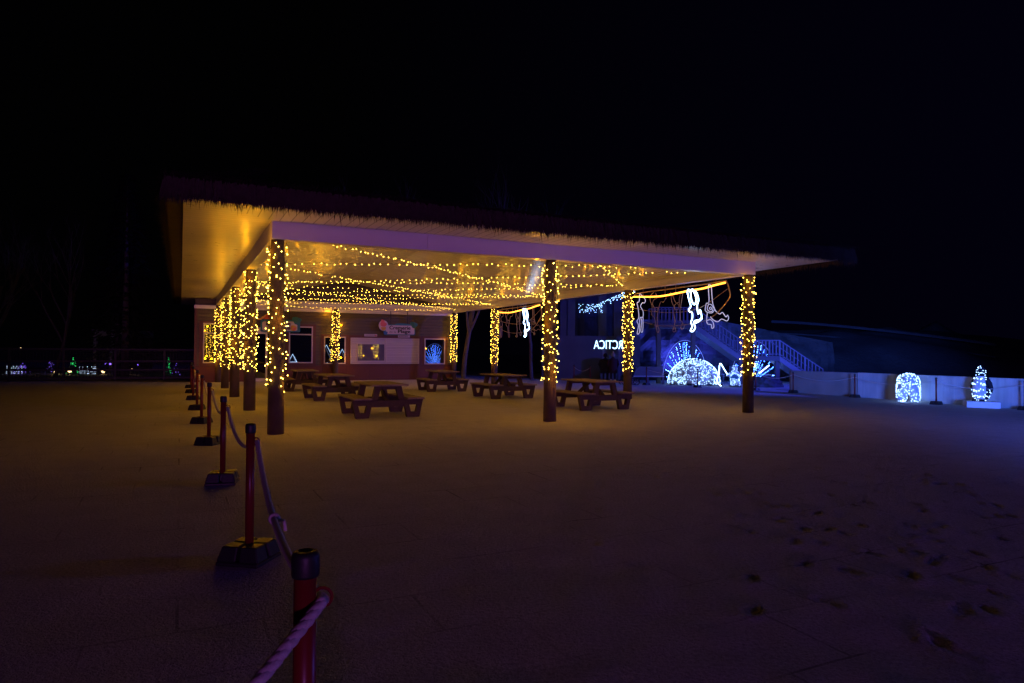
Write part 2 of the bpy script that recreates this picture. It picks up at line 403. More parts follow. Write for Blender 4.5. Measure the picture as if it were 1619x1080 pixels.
# hill and artificial rock peak behind the low wall
def heightfield(name, x0, x1, y0, y1, n, fn, m):
    vs = []; fs = []
    for j in range(n + 1):
        for i in range(n + 1):
            x = x0 + (x1 - x0) * i / n; y = y0 + (y1 - y0) * j / n; vs.append((x, y, fn(x, y)))
    for j in range(n):
        for i in range(n): a = j * (n + 1) + i; fs.append((a, a + 1, a + n + 2, a + n + 1))
    b = MB(); b.add(vs, fs); return tag(b.build(name, m, None, True), kind='structure')
def hill_h(x, y):
    e = max(0, 1 - ((x - 30) / 24) ** 2) * max(0, 1 - ((y - 62) / 15) ** 2)
    return -.5 + 4.2 * e ** .6 + .5 * noise.noise(Vector((x * .3, y * .3, 0)))
heightfield('hill', 2, 60, 46, 80, 60, hill_h, 'stone')
def peak_h(x, y):
    d = max(abs(x - 38) / 6.2, abs(y - 61) / 6.5)
    return -.6 + max(0, 1 - d) * 5.0 + .35 * noise.noise(Vector((x * .6, y * .6, 5))) * (d < 1)
heightfield('rock_peak_hill', 31, 46, 54, 68, 40, peak_h, 'stone')
b = MB()
for dz, wd in ((0, .10), (-.9, .06)):
    pts = [(20 + 15 * t, 52.2 + 2.0 * math.sin(t * 3) - 3.4 * t * t, 3.95 + dz - 1.7 * t * t) for t in [i / 16 for i in range(17)]]
    b.tube(pts, wd, 5)
tag(b.build('path_kerb', 'stone'), kind='structure')

# ------------------------------------------------------------------ pavilion
ZB, ZT = 3.60, 3.93
UL, UR, VF, VB = -1.59, 13.42, -1.45, 27.3     # soffit edges
RIDGE, UM = 5.02, W / 2
pav = empty('pavilion', (AX, AY, 0), ANG, 'open white pavilion with log columns and a shaggy thatched roof', 'pavilion')
GRID = [(0, k) for k in range(5)] + [(.495 * W, 0), (.46 * W, 4)] + [(W, k) for k in range(5)]
col0 = None
for (u, k) in GRID:
    b = MB(); rnd = random.Random(int(u * 10) + k)
    prof = [(.148 - .004 * i + rnd.uniform(-.004, .004), z) for i, z in enumerate((0, .5, 1.0, 1.6, 2.2, 2.8, 3.3, ZB - .004))]
    b.lathe(prof, n=18)
    b.tube([(.12, -.08, rnd.uniform(.8, 2)), (.165, -.11, rnd.uniform(.8, 2))], .02, 6)
    c = b.build('column', 'bark', pav, True); c.location = (u, k * S, 0)
    c.data.polygons.foreach_set('use_smooth', [len(f.vertices) == 4 for f in c.data.polygons])
def seam_beam(a, bb, axis, o0, o1):
    b = MB(); n = max(1, round((bb - a) / 2.95)); st = (bb - a) / n
    for i in range(n):
        p, q = a + i * st + .003, a + (i + 1) * st - .003
        if axis == 'u': b.box(p, q, o0, o1, ZB, ZT)
        else: b.box(o0, o1, p, q, ZB, ZT)
    return b
seam_beam(-.12, W + .12, 'u', -.13, .13).build('beam', 'paint', pav)
seam_beam(-.12, W + .12, 'u', 4 * S - .13, 4 * S + .13).build('beam', 'paint', pav)
seam_beam(.14, 4 * S - .14, 'v', -.12, .12).build('beam', 'paint', pav)
seam_beam(.14, 4 * S - .14, 'v', W - .12, W + .12).build('beam', 'paint', pav)
# ledge strips inside the side beams
for x0, x1 in ((.125, .20), (W - .20, W - .125)):
    b = MB(); b.box(x0, x1, .14, 4 * S - .14, ZT - .13, ZT - .07); b.build('trim_strip', 'paint', pav)
b = MB(); b.box(-.1, W + .1, 4 * S - .19, 4 * S - .135, ZT - .16, ZT - .08); b.box(-.1, W + .1, 4 * S - .22, 4 * S - .135, ZT - .33, ZT - .29); b.build('trim_strip', 'paint', pav)
# soffits with mitred corners
def slab(poly, z0, z1, m, name='soffit'):
    b = MB(); n = len(poly)
    b.add([(x, y, z0) for x, y in poly] + [(x, y, z1) for x, y in poly],
          [tuple(range(n))[::-1], tuple(range(n, 2 * n))] + [(i, (i + 1) % n, n + (i + 1) % n, n + i) for i in range(n)])
    return b.build(name, m, pav)
z0, z1 = ZT + .002, ZT + .03
slab([(UL, VF), (UR, VF), (W + .12, -.12), (-.12, -.12)], z0, z1, 'soffit_v')
slab([(UL, VF), (-.12, -.12), (-.12, VB), (UL, VB)], z0, z1, 'soffit_u')
slab([(UR, VF), (UR, VB), (W + .12, VB), (W + .12, -.12)], z0, z1, 'soffit_u')
# vaulted ceiling
th = math.atan2(RIDGE - ZT + .1, UM - .12); L = math.hypot(RIDGE - ZT + .1, UM - .12)
CZ, HV = ZT - .08, 5.0
b = MB(); b.add([(.13, -.1, CZ), (UM, HV, RIDGE), (UM, 4 * S, RIDGE), (.13, 4 * S, CZ)], [(0, 1, 2, 3)]); b.build('ceiling', 'ceiling', pav)
b = MB(); b.add([(W - .13, -.1, CZ), (UM, HV, RIDGE), (UM, 4 * S, RIDGE), (W - .13, 4 * S, CZ)], [(0, 1, 2, 3)]); b.build('ceiling', 'ceiling', pav)
b = MB(); b.add([(.13, -.1, CZ), (W - .13, -.1, CZ), (UM, HV, RIDGE)], [(0, 1, 2)]); b.build('ceiling', 'soffit_v', pav)
b = MB(); b.bar((UM, HV, RIDGE - .012), (UM, 4 * S - .1, RIDGE - .012), .10, .02); b.build('ridge_strip', 'ceiling', pav)
b = MB(); b.prism([(.3, ZT + .002), (W - .3, ZT + .002), (UM, RIDGE - .02)], 4 * S - .06, 4 * S - .02); b.build('gable', 'siding', pav)
# thatched hip roof
E0, E1, F0, F1 = UL - .28, UR + .2, VF - .26, VB + .3
b = MB()
ze, zt, zr = ZT + .035, ZT + .24, 5.70
b.add([(UL, VF, ze), (UR, VF, ze), (UR, VB, ze), (UL, VB, ze), (E0, F0, ze + .04), (E1, F0, ze + .04), (E1, F1, ze + .04), (E0, F1, ze + .04),
       (E0 + .06, F0 + .06, zt), (E1 - .06, F0 + .06, zt), (E1 - .06, F1 - .06, zt), (E0 + .06, F1 - .06, zt), (UM, F0 + 7.6, zr), (UM, F1 - 7.6, zr)],
      [(0, 1, 5, 4), (1, 2, 6, 5), (2, 3, 7, 6), (3, 0, 4, 7), (4, 5, 9, 8), (5, 6, 10, 9), (6, 7, 11, 10), (7, 4, 8, 11),
       (8, 9, 12), (9, 10, 13, 12), (10, 11, 13), (11, 8, 12, 13)])
thatch = b.build('thatched_roof', 'thatch', pav)
def fringe(p0, p1, outw, slope_in, n, rnd, inner=0):
    b = MB(); p0 = Vector(p0); p1 = Vector(p1); d = (p1 - p0).normalized(); outw = Vector(outw)
    for i in range(n):
        t = rnd.random(); lay = rnd.random(); lift = rnd.uniform(0, .21)
        base = p0.lerp(p1, t) + Vector((0, 0, lift)) + outw * rnd.uniform(-.05, .03)
        clump = .55 + .45 * noise.noise(Vector((t * (p1 - p0).length * 2.2, lay * 2, 0)))
        ln = rnd.uniform(.14, .23) * (.7 + .6 * clump) * (1.35 if rnd.random() < .07 else 1) + lift * .6
        dr = (outw * rnd.uniform(-.1, .45) + d * rnd.uniform(-.3, .3) + Vector((0, 0, -1))).normalized()
        wd = rnd.uniform(.005, .012); m1 = base + dr * ln * .55; tip = base + dr * ln + outw * rnd.uniform(-.03, .02) - Vector((0, 0, ln * .06))
        b.add([base - d * wd, base + d * wd, m1 + d * wd * .8, m1 - d * wd * .8, tip], [(0, 1, 2, 3), (3, 2, 4)])
    for i in range(n):      # reeds lying on the slope above the eave
        t = rnd.random(); q = rnd.uniform(0, 1.6)
        base = p0.lerp(p1, t) + Vector(slope_in) * q + Vector((0, 0, .20 + q * .185))
        dr = (outw * 1.0 + d * rnd.uniform(-.35, .35) + Vector((0, 0, rnd.uniform(-.18, .12)))).normalized(); ln = rnd.uniform(.15, .4); wd = rnd.uniform(.008, .018)
        b.add([base - d * wd, base + d * wd, base + dr * ln], [(0, 1, 2)])
    return b
rnd = random.Random(5); zf = ze + .03
tag(fringe((E0, F0, zf), (E1, F0, zf), (0, -1, 0), (0, 1, 0), 9500, rnd).build('thatch_fringe', 'thatch', thatch), kind='stuff')
tag(fringe((E0, F0, zf), (E0, F1, zf), (-1, 0, 0), (1, 0, 0), 9000, rnd).build('thatch_fringe', 'thatch', thatch), kind='stuff')
tag(fringe((E1, F0, zf), (E1, F1, zf), (1, 0, 0), (-1, 0, 0), 7000, rnd).build('thatch_fringe', 'thatch', thatch), kind='stuff')

# ------------------------------------------------------------------ kiosk under the back of the pavilion
VW = 4 * S + .25
kio = empty('kiosk', PAV @ Vector((0, VW, 0)), ANG, 'dark sided snack kiosk with brick red base under the pavilion roof', 'kiosk')
b = MB(); b.box(-1.0, 11.95, .02, 5.4, .0, 3.90); b.build('wall', 'siding', kio)
b = MB(); b.box(-1.03, 1.50, -.02, .016, 0, .72); b.box(2.75, 11.98, -.02, .016, 0, .72); b.build('wainscot', 'wainscot', kio)
b = MB(); b.box(-1.04, 1.46, -.035, -.0205, .72, .77); b.box(2.79, 11.98, -.035, -.0205, .72, .77); b.build('sill_board', 'trim', kio)
b = MB()
for x in (-1.03, 11.85): b.box(x, x + .12, -.03, .018, .775, 3.6)
for x0, x1, q0, q1 in ((-.82, .02, .775, 2.86), (3.03, 4.47, .775, 2.80), (4.73, 6.08, .775, 2.32), (10.0, 11.46, .775, 2.31)):
    b.box(x0, x1, -.012, .019, q0, q1)
b.box(6.085, 9.99, -.012, .019, .775, 2.30)
b.build('trim_panel', 'trim', kio)
b = MB(); b.box(-1.05, 11.98, -.10, .018, 3.44, 3.60); b.build('head_trim', 'paint', kio)
def window(x0, x1, z0, z1, split=None, split_v=None, name='window', fm='frame'):
    f = .055; b = MB(); y0, y1 = -.06, -.0125
    b.box(x0, x1, y0, y1, z0, z0 + f); b.box(x0, x1, y0, y1, z1 - f, z1)
    b.box(x0, x0 + f, y0, y1, z0 + f, z1 - f); b.box(x1 - f, x1, y0, y1, z0 + f, z1 - f)
    if split: b.box(x0 + f, x1 - f, y0, y1, split - f / 2, split + f / 2)
    if split_v: b.box(split_v - f / 2, split_v + f / 2, y0, y1, z0 + f, z1 - f)
    o = b.build(name, fm, kio)
    return o
def pane(par, x0, x1, z0, z1, m='glass', y=-.03):
    b = MB(); b.box(x0, x1, y, y + .012, z0, z1); return b.build('pane', m, par)
o = window(-.66, .0, .89, 2.77, 2.29); pane(o, -.605, -.055, .945, 2.26); pane(o, -.605, -.055, 2.32, 2.715)
o = window(3.18, 4.32, .88, 2.70, 2.30); pane(o, 3.235, 4.265, .935, 2.27); pane(o, 3.235, 4.265, 2.33, 2.645)
o = window(4.87, 5.95, .84, 2.22); pane(o, 4.925, 5.895, .895, 2.165)
o = window(10.15, 11.32, .81, 2.20); pane(o, 10.205, 11.265, .865, 2.145)
# serving hatch: roller shutter with a sliding pane in its left half
h = window(6.2, 9.85, .84, 2.18, None, 8.06, 'serving_hatch')
b = MB(); b.box(8.09, 9.79, -.045, -.013, .90, 2.12); b.box(6.26, 8.03, -.03, -.013, .90, 2.12); b.build('shutter', 'shutter', h)
b = MB(); x0, x1, q0, q1, f = 6.52, 8.0, .96, 1.9, .045
b.box(x0, x1, -.058, -.031, q0, q0 + f); b.box(x0, x1, -.058, -.031, q1 - f, q1); b.box(x0, x0 + f, -.058, -.031, q0 + f, q1 - f); b.box(x1 - f, x1, -.058, -.031, q0 + f, q1 - f)
sl = b.build('sliding_window', 'frame', h); pane(sl, x0 + f, x1 - f, q0 + f, q1 - f, 'glass_pale', -.05)
# double door
d = MB(); x0, x1 = 1.53, 2.72
for a, c in ((x0, x0 + .07), (x0 + .57, x0 + .66), (x1 - .07, x1)): d.box(a, c, -.07, -.014, .02, 2.3)
d.box(x0, x1, -.068, -.016, 2.3, 2.38); d.box(x0 + .07, x1 - .07, -.068, -.016, .02, .16)
d.box(x0 - .2, x1 + .2, -.013, .019, 0.0, 2.6)
dr = d.build('door', 'paint', kio)
pane(dr, x0 + .07, x0 + .57, .16, 2.3); pane(dr, x0 + .66, x1 - .07, .16, 2.3)
b = MB(); b.tube([(x0 + .60, -.09, .95), (x0 + .60, -.11, 1.0), (x0 + .60, -.11, 1.25), (x0 + .60, -.09, 1.3)], .018); b.build('handle', 'steel', dr)
for x0, x1, q0, q1 in ((6.91, 7.57, 2.26, 2.38), (8.69, 9.34, 2.23, 2.35)):
    b = MB(); b.box(x0, x1, -.03, -.0135, q0, q1); p = b.build('plaque', 'board', kio)
    b = MB(); xx = x0 + .05; rr = random.Random(int(x0 * 9))
    while xx < x1 - .14:
        wd = rr.uniform(.02, .05); b.box(xx, xx + wd, -.033, -.031, q0 + .04, q1 - .035); xx += wd + .014
    b.build('lettering', 'ink_grey', p)
    if x0 < 7: b = MB(); b.box(x1 - .1, x1 - .03, -.034, -.031, q0 + .015, q0 + .085); b.build('emblem', 'orange', p)

# hanging shop signs
def sign_board(name, x0, x1, q0, q1, label):
    t = empty(name, PAV @ Vector((x0, VW - .22, q0)), ANG, label, 'sign', 'hanging shop signs of the kiosk')
    return t, x1 - x0, q1 - q0
def blob(cx, cz, rx, rz, n=20, wob=.12, seed=0):
    return [(cx + rx * (1 + wob * math.sin(3 * a + seed)) * math.cos(a), cz + rz * (1 + wob * math.cos(2 * a + seed)) * math.sin(a)) for a in [2 * math.pi * i / n for i in range(n)]]
def rounded(x0, x1, z0, z1, r=.06):
    pts = []
    for cx, cz, a0 in ((x1 - r, z1 - r, 0), (x0 + r, z1 - r, 90), (x0 + r, z0 + r, 180), (x1 - r, z0 + r, 270)):
        pts += [(cx + r * math.cos(R(a0 + i * 30)), cz + r * math.sin(R(a0 + i * 30))) for i in range(4)]
    return pts
t, wd, ht = sign_board('hanging_sign', 7.82, 9.72, 2.33, 3.1, 'teal and white ice cream shop sign reading Cremerie de la Plage')
b = MB(); b.prism(rounded(.05, 1.75, .02, .56), 0, .035); b.prism(blob(1.66, .58, .20, .15, 20, .15, 1), -.004, .033); b.prism(blob(1.1, .56, .5, .07, 20, .1, 2), -.002, .031); b.build('backing', 'teal', t)
b = MB(); b.prism([(.14, .16), (.24, .06), (1.66, .06), (1.70, .10), (1.70, .38), (1.58, .42), (1.52, .52), (.30, .52), (.20, .42)], -.02, -.006); b.build('face_board', 'board', t)
b = MB(); b.prism(blob(.14, .12, .11, .09, 16, .1, 0), -.026, -.0205); b.build('splash', 'blue_paint', t)
b = MB(); b.prism(blob(.02, .50, .25, .27, 24, 0), -.05, -.028); b.build('emblem_disc', 'board', t)
b = MB(); b.prism(blob(.01, .56, .17, .13, 18, .08, 1), -.062, -.052); b.prism(blob(-.03, .72, .10, .08, 14, .15, 2), -.066, -.056); b.build('scoop', 'pink', t)
b = MB(); b.prism([(-.13, .42), (.16, .42), (.12, .28), (.02, .235), (-.07, .27)], -.064, -.053); b.build('cup', 'yellow', t)
text_mesh('Cremerie', .26, 'lettering', 'ink', t, (.33, -.024, .315), bold=.006, width=1.14)
text_mesh('de la', .15, 'lettering', 'ink_grey', t, (.33, -.024, .13), width=.36)
text_mesh('Plage', .24, 'lettering', 'ink', t, (.78, -.024, .13), bold=.006, width=.68)
for x in (.42, 1.32): b = MB(); b.bar((x, .015, .56), (x, .015, 1.26), .03); b.build('hanger_rod', 'black', t)
t, wd, ht = sign_board('hanging_sign', 1.84, 3.86, 2.40, 3.2, 'teal and white beach shop sign with a red parasol behind the nearest log column')
b = MB(); b.prism(rounded(.0, 1.84, .0, .60), 0, .035); b.prism(blob(1.66, .60, .22, .16, 20, .15, 1), -.004, .033); b.build('backing', 'teal', t)
b = MB(); b.prism([(.08, .10), (.14, .06), (1.64, .06), (1.70, .10), (1.70, .36), (1.58, .40), (1.50, .52), (.16, .52), (.08, .44)], -.02, -.006); b.build('face_board', 'board', t)
b = MB(); b.prism([(-.14, .56), (.05, .62), (.30, .60), (.58, .66), (.50, .86), (.30, .88)], -.05, -.022); b.build('parasol', 'orange', t)
b = MB(); b.prism([(-.18, .55), (.02, .57), (.34, .86), (.24, .84)], -.058, -.051); b.build('parasol_stripe', 'yellow', t)
b = MB(); b.prism(blob(1.52, .20, .14, .15, 18, .1, 1), -.04, -.022); b.build('shell', 'yellow', t)
b = MB(); b.prism(blob(1.55, .17, .07, .07, 12, .1, 1), -.05, -.041); b.build('shell_mark', 'pink', t)
text_mesh('Boutique', .25, 'lettering', 'ink', t, (.24, -.024, .33), bold=.006, width=1.12)
text_mesh('de la', .15, 'lettering', 'ink_grey', t, (.24, -.024, .13), width=.36)
text_mesh('Plage', .24, 'lettering', 'ink', t, (.70, -.024, .13), bold=.006, width=.66)
for x in (.42, 1.32): b = MB(); b.bar((x, .015, .60), (x, .015, 1.19), .03); b.build('hanger_rod', 'black', t)

# ------------------------------------------------------------------ warm string lights round the columns
COLW, STRW = (7.2, 8.0, 3.6), 1.3
COL_LABEL = {(0, 0): 'on the big corner column nearest the camera', (0, 1): 'on the second column in the row beside the rope posts',
             (0, 2): 'on the third column beside the rope posts', (0, 3): 'on the fourth column in the row beside the rope posts',
             (0, 4): 'on the corner column against the kiosk end window', (1, 0): 'on the single front column between the two front corners',
             (1, 4): 'on the column before the kiosk wall beside the serving hatch', (2, 0): 'on the front corner column beside the peacock fan lights',
             (2, 1): 'on the column beside the glowing ARCTICA sign', (2, 2): 'on the column mostly hidden behind the single front column',
             (2, 3): 'on the column beside the far monkey garland', (2, 4): 'on the back corner column beside the blue reflecting kiosk window'}
for gi, (u, k) in enumerate(GRID):
    ui = 0 if u == 0 else (2 if u == W else 1)
    t = empty('string_lights', PAV @ Vector((u, k * S, 0)), ANG, 'warm white string lights wrapped ' + COL_LABEL[(ui, k)], 'string lights', 'string lights wrapped round the pavilion columns')
    rnd = random.Random(40 + gi); n = 185 if k else 150
    lo = .82 if (k == 0 and ui == 0) else rnd.uniform(.88, 1.02); hi = ZB - .08
    turns = 17; pts = []; wire = []
    for i in range(n):
        f = (i + rnd.uniform(-.3, .3)) / n; a = f * turns * 2 * math.pi + rnd.uniform(-.5, .5); z = lo + f * (hi - lo) + rnd.uniform(-.10, .10)
        r = .158 + rnd.random() ** 2 * .05; pts.append((r * math.cos(a), r * math.sin(a), min(max(z, lo - .05), hi)))
    for i in range(n * 3):
        f = i / (n * 3); a = f * turns * 2 * math.pi; z = lo + f * (hi - lo) + .05 * math.sin(i * 1.7); wire.append((.157 * math.cos(a), .157 * math.sin(a), z))
    b = MB(); b.tube(wire, .004, 4); b.build('cable', 'wire', t)
    for q in range(5):           # the light the bulbs of this string give off
        a = q * 2.4 + gi; g = lamp('string_glow', 'POINT', (.40 * math.cos(a), .40 * math.sin(a), lo + .15 + (hi - lo - .3) * q / 4), AMBER, COLW[ui], .03); g.parent = t
    bulbs(pts, 'warm', .0092 if k < 2 else .0086, t, PAV @ Matrix.Translation((u, k * S, 0)))

# strands of warm bulbs crossing under the ceiling
ORD = ['first', 'second', 'third', 'fourth', 'fifth']
def strand(u0, v0, u1, v1, sag, label, seed, z0=ZT - .16, z1=ZT - .16):
    rnd = random.Random(seed); t = empty('ceiling_string', PAV @ Vector((u0, v0, z0)), ANG, label, 'string lights', 'bulb strings crossing under the pavilion ceiling')
    a = Vector((u0, v0, z0)); c = Vector((u1, v1, z1)); N = int((c - a).length / .17); wire = []; pts = []
    for i in range(N + 1):
        f = i / N
        s_ = 4 * f * (1 - f)
        p = a.lerp(c, f) + Vector((0, 0, -sag * s_)) + Vector((rnd.uniform(-.03, .03), rnd.uniform(-.05, .05), rnd.uniform(-.03, .03))) * (1 if 0 < i < N else 0)
        p.z += (.40 * s_)          # the strings are hooked up towards the ridge
        wire.append(p - a)
        if rnd.random() < .93: pts.append(p - a + Vector((rnd.uniform(-.02, .02), rnd.uniform(-.03, .03), -.02)))
    b = MB(); b.tube(wire, .004, 4); b.build('cable', 'wire', t)
    for q in range(6):
        g = lamp('string_glow', 'POINT', wire[min(N, int((q + .5) / 6 * N))] + Vector((0, 0, -.05)), AMBER, STRW, .03); g.parent = t
    bulbs(pts, 'warm_strand', .0085, t, PAV @ Matrix.Translation(a))
iu = .24
def vv(i): return .35 if i == 0 else i * S - (.75 if i == 4 else 0)
for i in (2, 3, 4):
    strand(iu, vv(i), W - iu, vv(i), .36 + .05 * i, f'bulb string straight across the ceiling between the {ORD[i]} pair of columns from the front', 100 + i)
for i in range(4):
    strand(iu, vv(i + 1), W - iu, vv(i), .34 + .03 * i, f'bulb string slanting from the {ORD[i+1]} rope side column to the {ORD[i]} far side column', 140 + i)
for i in range(3):
    strand(iu, vv(i), W - iu, vv(i + 2), .32 + .06 * i, f'bulb string slanting steeply from the {ORD[i]} rope side column to the {ORD[i+2]} far side column', 120 + i)
    strand(iu, vv(i + 2), W - iu, vv(i), .46 - .04 * i, f'bulb string slanting steeply from the {ORD[i+2]} rope side column to the {ORD[i]} far side column', 160 + i)
strand(W * .5, .3, W - iu, S, .05, 'short bulb string from the single front column towards the ARCTICA sign column', 180)

# cool icicle lights on the far eave
t = empty('icicle_lights', PAV @ Vector((13.2, 6.8, 3.9)), ANG, 'cool white icicle lights dangling from the far eave near the ARCTICA sign', 'icicle lights')
rnd = random.Random(61); pts = []; b = MB()
for i in range(34):
    y = .15 + i * .10; zc = -.02 - .19 * max(0, y - .3); n = rnd.randint(1, 4)
    for j in range(n): pts.append((rnd.uniform(-.02, .02), y + rnd.uniform(-.04, .04), zc - .03 - j * .06 + rnd.uniform(-.02, .02)))
    b.tube([(0, y, zc), (0, y, zc - .07 * n)], .003, 4)
b.tube([(0, 0, 0), (0, .3, 0), (0, 3.6, -.65)], .005, 4); b.build('cable', 'wire', t)
bulbs(pts, 'cool_dim', .013, t, PAV @ Matrix.Translation((13.2, 6.8, 3.9)))

# ------------------------------------------------------------------ rope-light monkeys hanging from the far beam
MK = {
'vine': [(4.99, 3.37), (4.32, 3.32), (3.62, 3.29), (2.95, 3.32), (2.32, 3.36), (1.73, 3.38), (1.3, 3.43), (0.84, 3.47)],
'upper': [(4.96, 3.42), (4.84, 3.46), (3.89, 3.48), (3.15, 3.48), (2.57, 3.49), (1.84, 3.49), (0.92, 3.52), (0.78, 3.47), (0.69, 3.27), (0.68, 3.04), (1.08, 2.7), (1.35, 2.55)],
'wire1': [(4.99, 2.99), (3.96, 2.83), (2.95, 2.75), (2.14, 2.79), (1.58, 2.92), (0.76, 3.29)],
'wire2': [(4.5, 2.53), (3.85, 2.4), (2.94, 2.35), (2.13, 2.4), (1.58, 2.46), (1.35, 2.55)],
'a': [[(4.69, 3.47), (4.71, 3.2), (4.82, 3.16), (4.76, 2.97), (4.72, 2.69), (4.82, 2.56), (4.74, 2.42), (4.81, 2.17), (4.74, 2.14), (4.68, 2.21), (4.68, 2.37), (4.67, 2.65), (4.59, 2.67)],
      [(4.65, 3.44), (4.39, 3.24), (4.43, 3.13), (4.54, 3.14), (4.63, 3.03), (4.5, 2.87), (4.5, 2.69), (4.61, 2.67), (4.57, 2.55), (4.61, 2.24), (4.53, 2.2), (4.5, 2.37), (4.5, 2.69)]],
'b': [[(3.95, 3.44), (4.09, 3.36), (4.14, 3.21), (4.03, 2.98), (4.07, 2.76), (3.92, 2.64), (3.85, 2.44), (3.8, 2.21), (3.71, 2.18), (3.68, 2.26), (3.76, 2.41), (3.78, 2.7), (3.72, 2.89), (3.61, 3.11), (3.48, 3.1), (3.34, 3.22)],
      [(3.86, 3.41), (3.79, 3.25), (3.96, 3.19), (4.01, 3.06), (3.89, 2.92)], [(3.89, 2.92), (3.87, 2.84), (3.77, 2.82), (3.72, 2.88), (3.79, 2.96), (3.89, 2.92)]],
'c': [[(3.13, 3.38), (3.08, 3.09), (2.98, 2.92), (2.98, 2.75), (2.93, 2.49), (2.98, 2.3), (3.04, 2.22), (2.98, 2.17), (2.9, 2.2), (2.93, 2.3)], [(3.05, 3.28), (2.96, 3.13), (2.88, 3.04), (2.77, 3.05)],
      [(2.65, 3.38), (2.74, 3.12), (2.69, 2.78), (2.69, 2.53), (2.59, 2.44), (2.66, 2.29), (2.59, 2.23), (2.5, 2.35), (2.59, 2.42)], [(2.58, 3.31), (2.64, 3.07), (2.69, 2.78)],
      [(2.95, 2.98), (2.93, 2.85), (2.82, 2.83), (2.75, 2.93), (2.84, 3.02), (2.95, 2.98)]],
'd': [[(2.23, 3.29), (2.32, 3.4), (2.38, 3.34), (2.32, 3.13), (2.23, 2.9), (2.32, 2.82), (2.27, 2.74), (2.17, 2.71), (2.16, 2.55), (2.22, 2.43), (2.16, 2.32), (2.24, 2.19), (2.13, 2.17), (2.04, 2.28), (2.1, 2.42), (2.01, 2.48), (1.87, 2.49), (1.77, 2.57), (1.84, 2.78), (1.91, 2.66), (1.96, 2.9), (1.9, 3.06), (1.97, 3.25), (2.12, 3.38), (2.23, 3.35), (2.2, 3.08), (2.08, 2.94), (2.0, 3.07), (2.06, 3.26), (2.17, 3.37)],
      [(2.1, 2.4), (1.93, 2.43), (1.75, 2.53)]],
'e': [[(1.38, 3.4), (1.44, 3.47), (1.5, 3.42), (1.47, 2.99), (1.58, 2.94), (1.62, 2.76), (1.52, 2.69), (1.35, 2.67), (1.24, 2.75), (1.19, 2.7), (1.05, 2.62), (0.94, 2.66), (0.81, 2.53), (0.75, 2.58), (0.71, 2.49), (0.78, 2.42), (0.97, 2.48), (1.13, 2.41), (1.3, 2.47), (1.41, 2.56)],
      [(1.38, 3.42), (1.33, 2.97), (1.24, 2.76)], [(1.54, 2.68), (1.56, 2.46), (1.52, 2.36), (1.38, 2.34), (1.36, 2.24), (1.28, 2.26), (1.3, 2.39), (1.41, 2.48), (1.55, 2.46)],
      [(1.49, 2.92), (1.54, 2.8), (1.47, 2.72), (1.35, 2.71), (1.31, 2.81), (1.38, 2.9), (1.49, 2.92)], [(1.44, 2.83), (1.45, 2.79), (1.39, 2.76), (1.37, 2.8), (1.41, 2.84)]]}
def smooth_path(pts, sub=4):
    P = [Vector((0, p[0], p[1])) for p in pts]; res = []
    for i in range(len(P) - 1):
        a, b_, c, d_ = P[max(i - 1, 0)], P[i], P[i + 1], P[min(i + 2, len(P) - 1)]
        for k in range(sub):
            t_ = k / sub
            res.append(.5 * (2 * b_ + (c - a) * t_ + (2 * a - 5 * b_ + 4 * c - d_) * t_ ** 2 + (3 * b_ - a - 3 * c + d_) * t_ ** 3))
    return res + [P[-1]]
def garland(v_off, mats, label):
    t = empty('monkey_garland', PAV @ Vector((W, v_off, 0)), ANG, label, 'light garland', 'rope light monkey garlands')
    def part(name, paths, r, m):
        b = MB()
        for p in paths: b.tube(smooth_path(p), r, 6)
        return b.build(name, m, t, True)
    part('vine', [MK['vine']], .026, 'rope_orange')
    part('frame', [MK['upper']], .018, 'frame_tan')
    part('support_wire', [MK['wire1'], MK['wire2']], .009, 'frame_tan')
    b = MB()
    for y in (4.5, 3.4, 2.9, 1.2): b.tube([(0, y, ZB - .004), (0, y, 3.32 + (.1 if y < 2 else 0))], .008, 4)
    b.build('hanger', 'frame_tan', t)
    for k, (m, lb) in zip('abcde', mats):
        o = part('monkey', MK[k],   .017 if m == 'rope_white' else .012, m)
        if lb: o['label'] = lb
garland(0, [('rope_dim', 'faintly lit white monkey outline'), ('rope_off', 'unlit monkey outline'), ('rope_off', 'unlit monkey outline'), ('rope_white', 'brightly lit white monkey outline'), ('rope_dim', 'faintly lit swinging monkey outline')],
        'rope light monkeys hanging from an orange vine between ARCTICA sign and corner column')
garland(2 * S, [('rope_off', None), ('rope_off', None), ('rope_off', None), ('rope_white', 'brightly lit white monkey outline'), ('rope_off', None)],
        'farther rope light monkey garland, one monkey lit, beside the back of the pavilion')

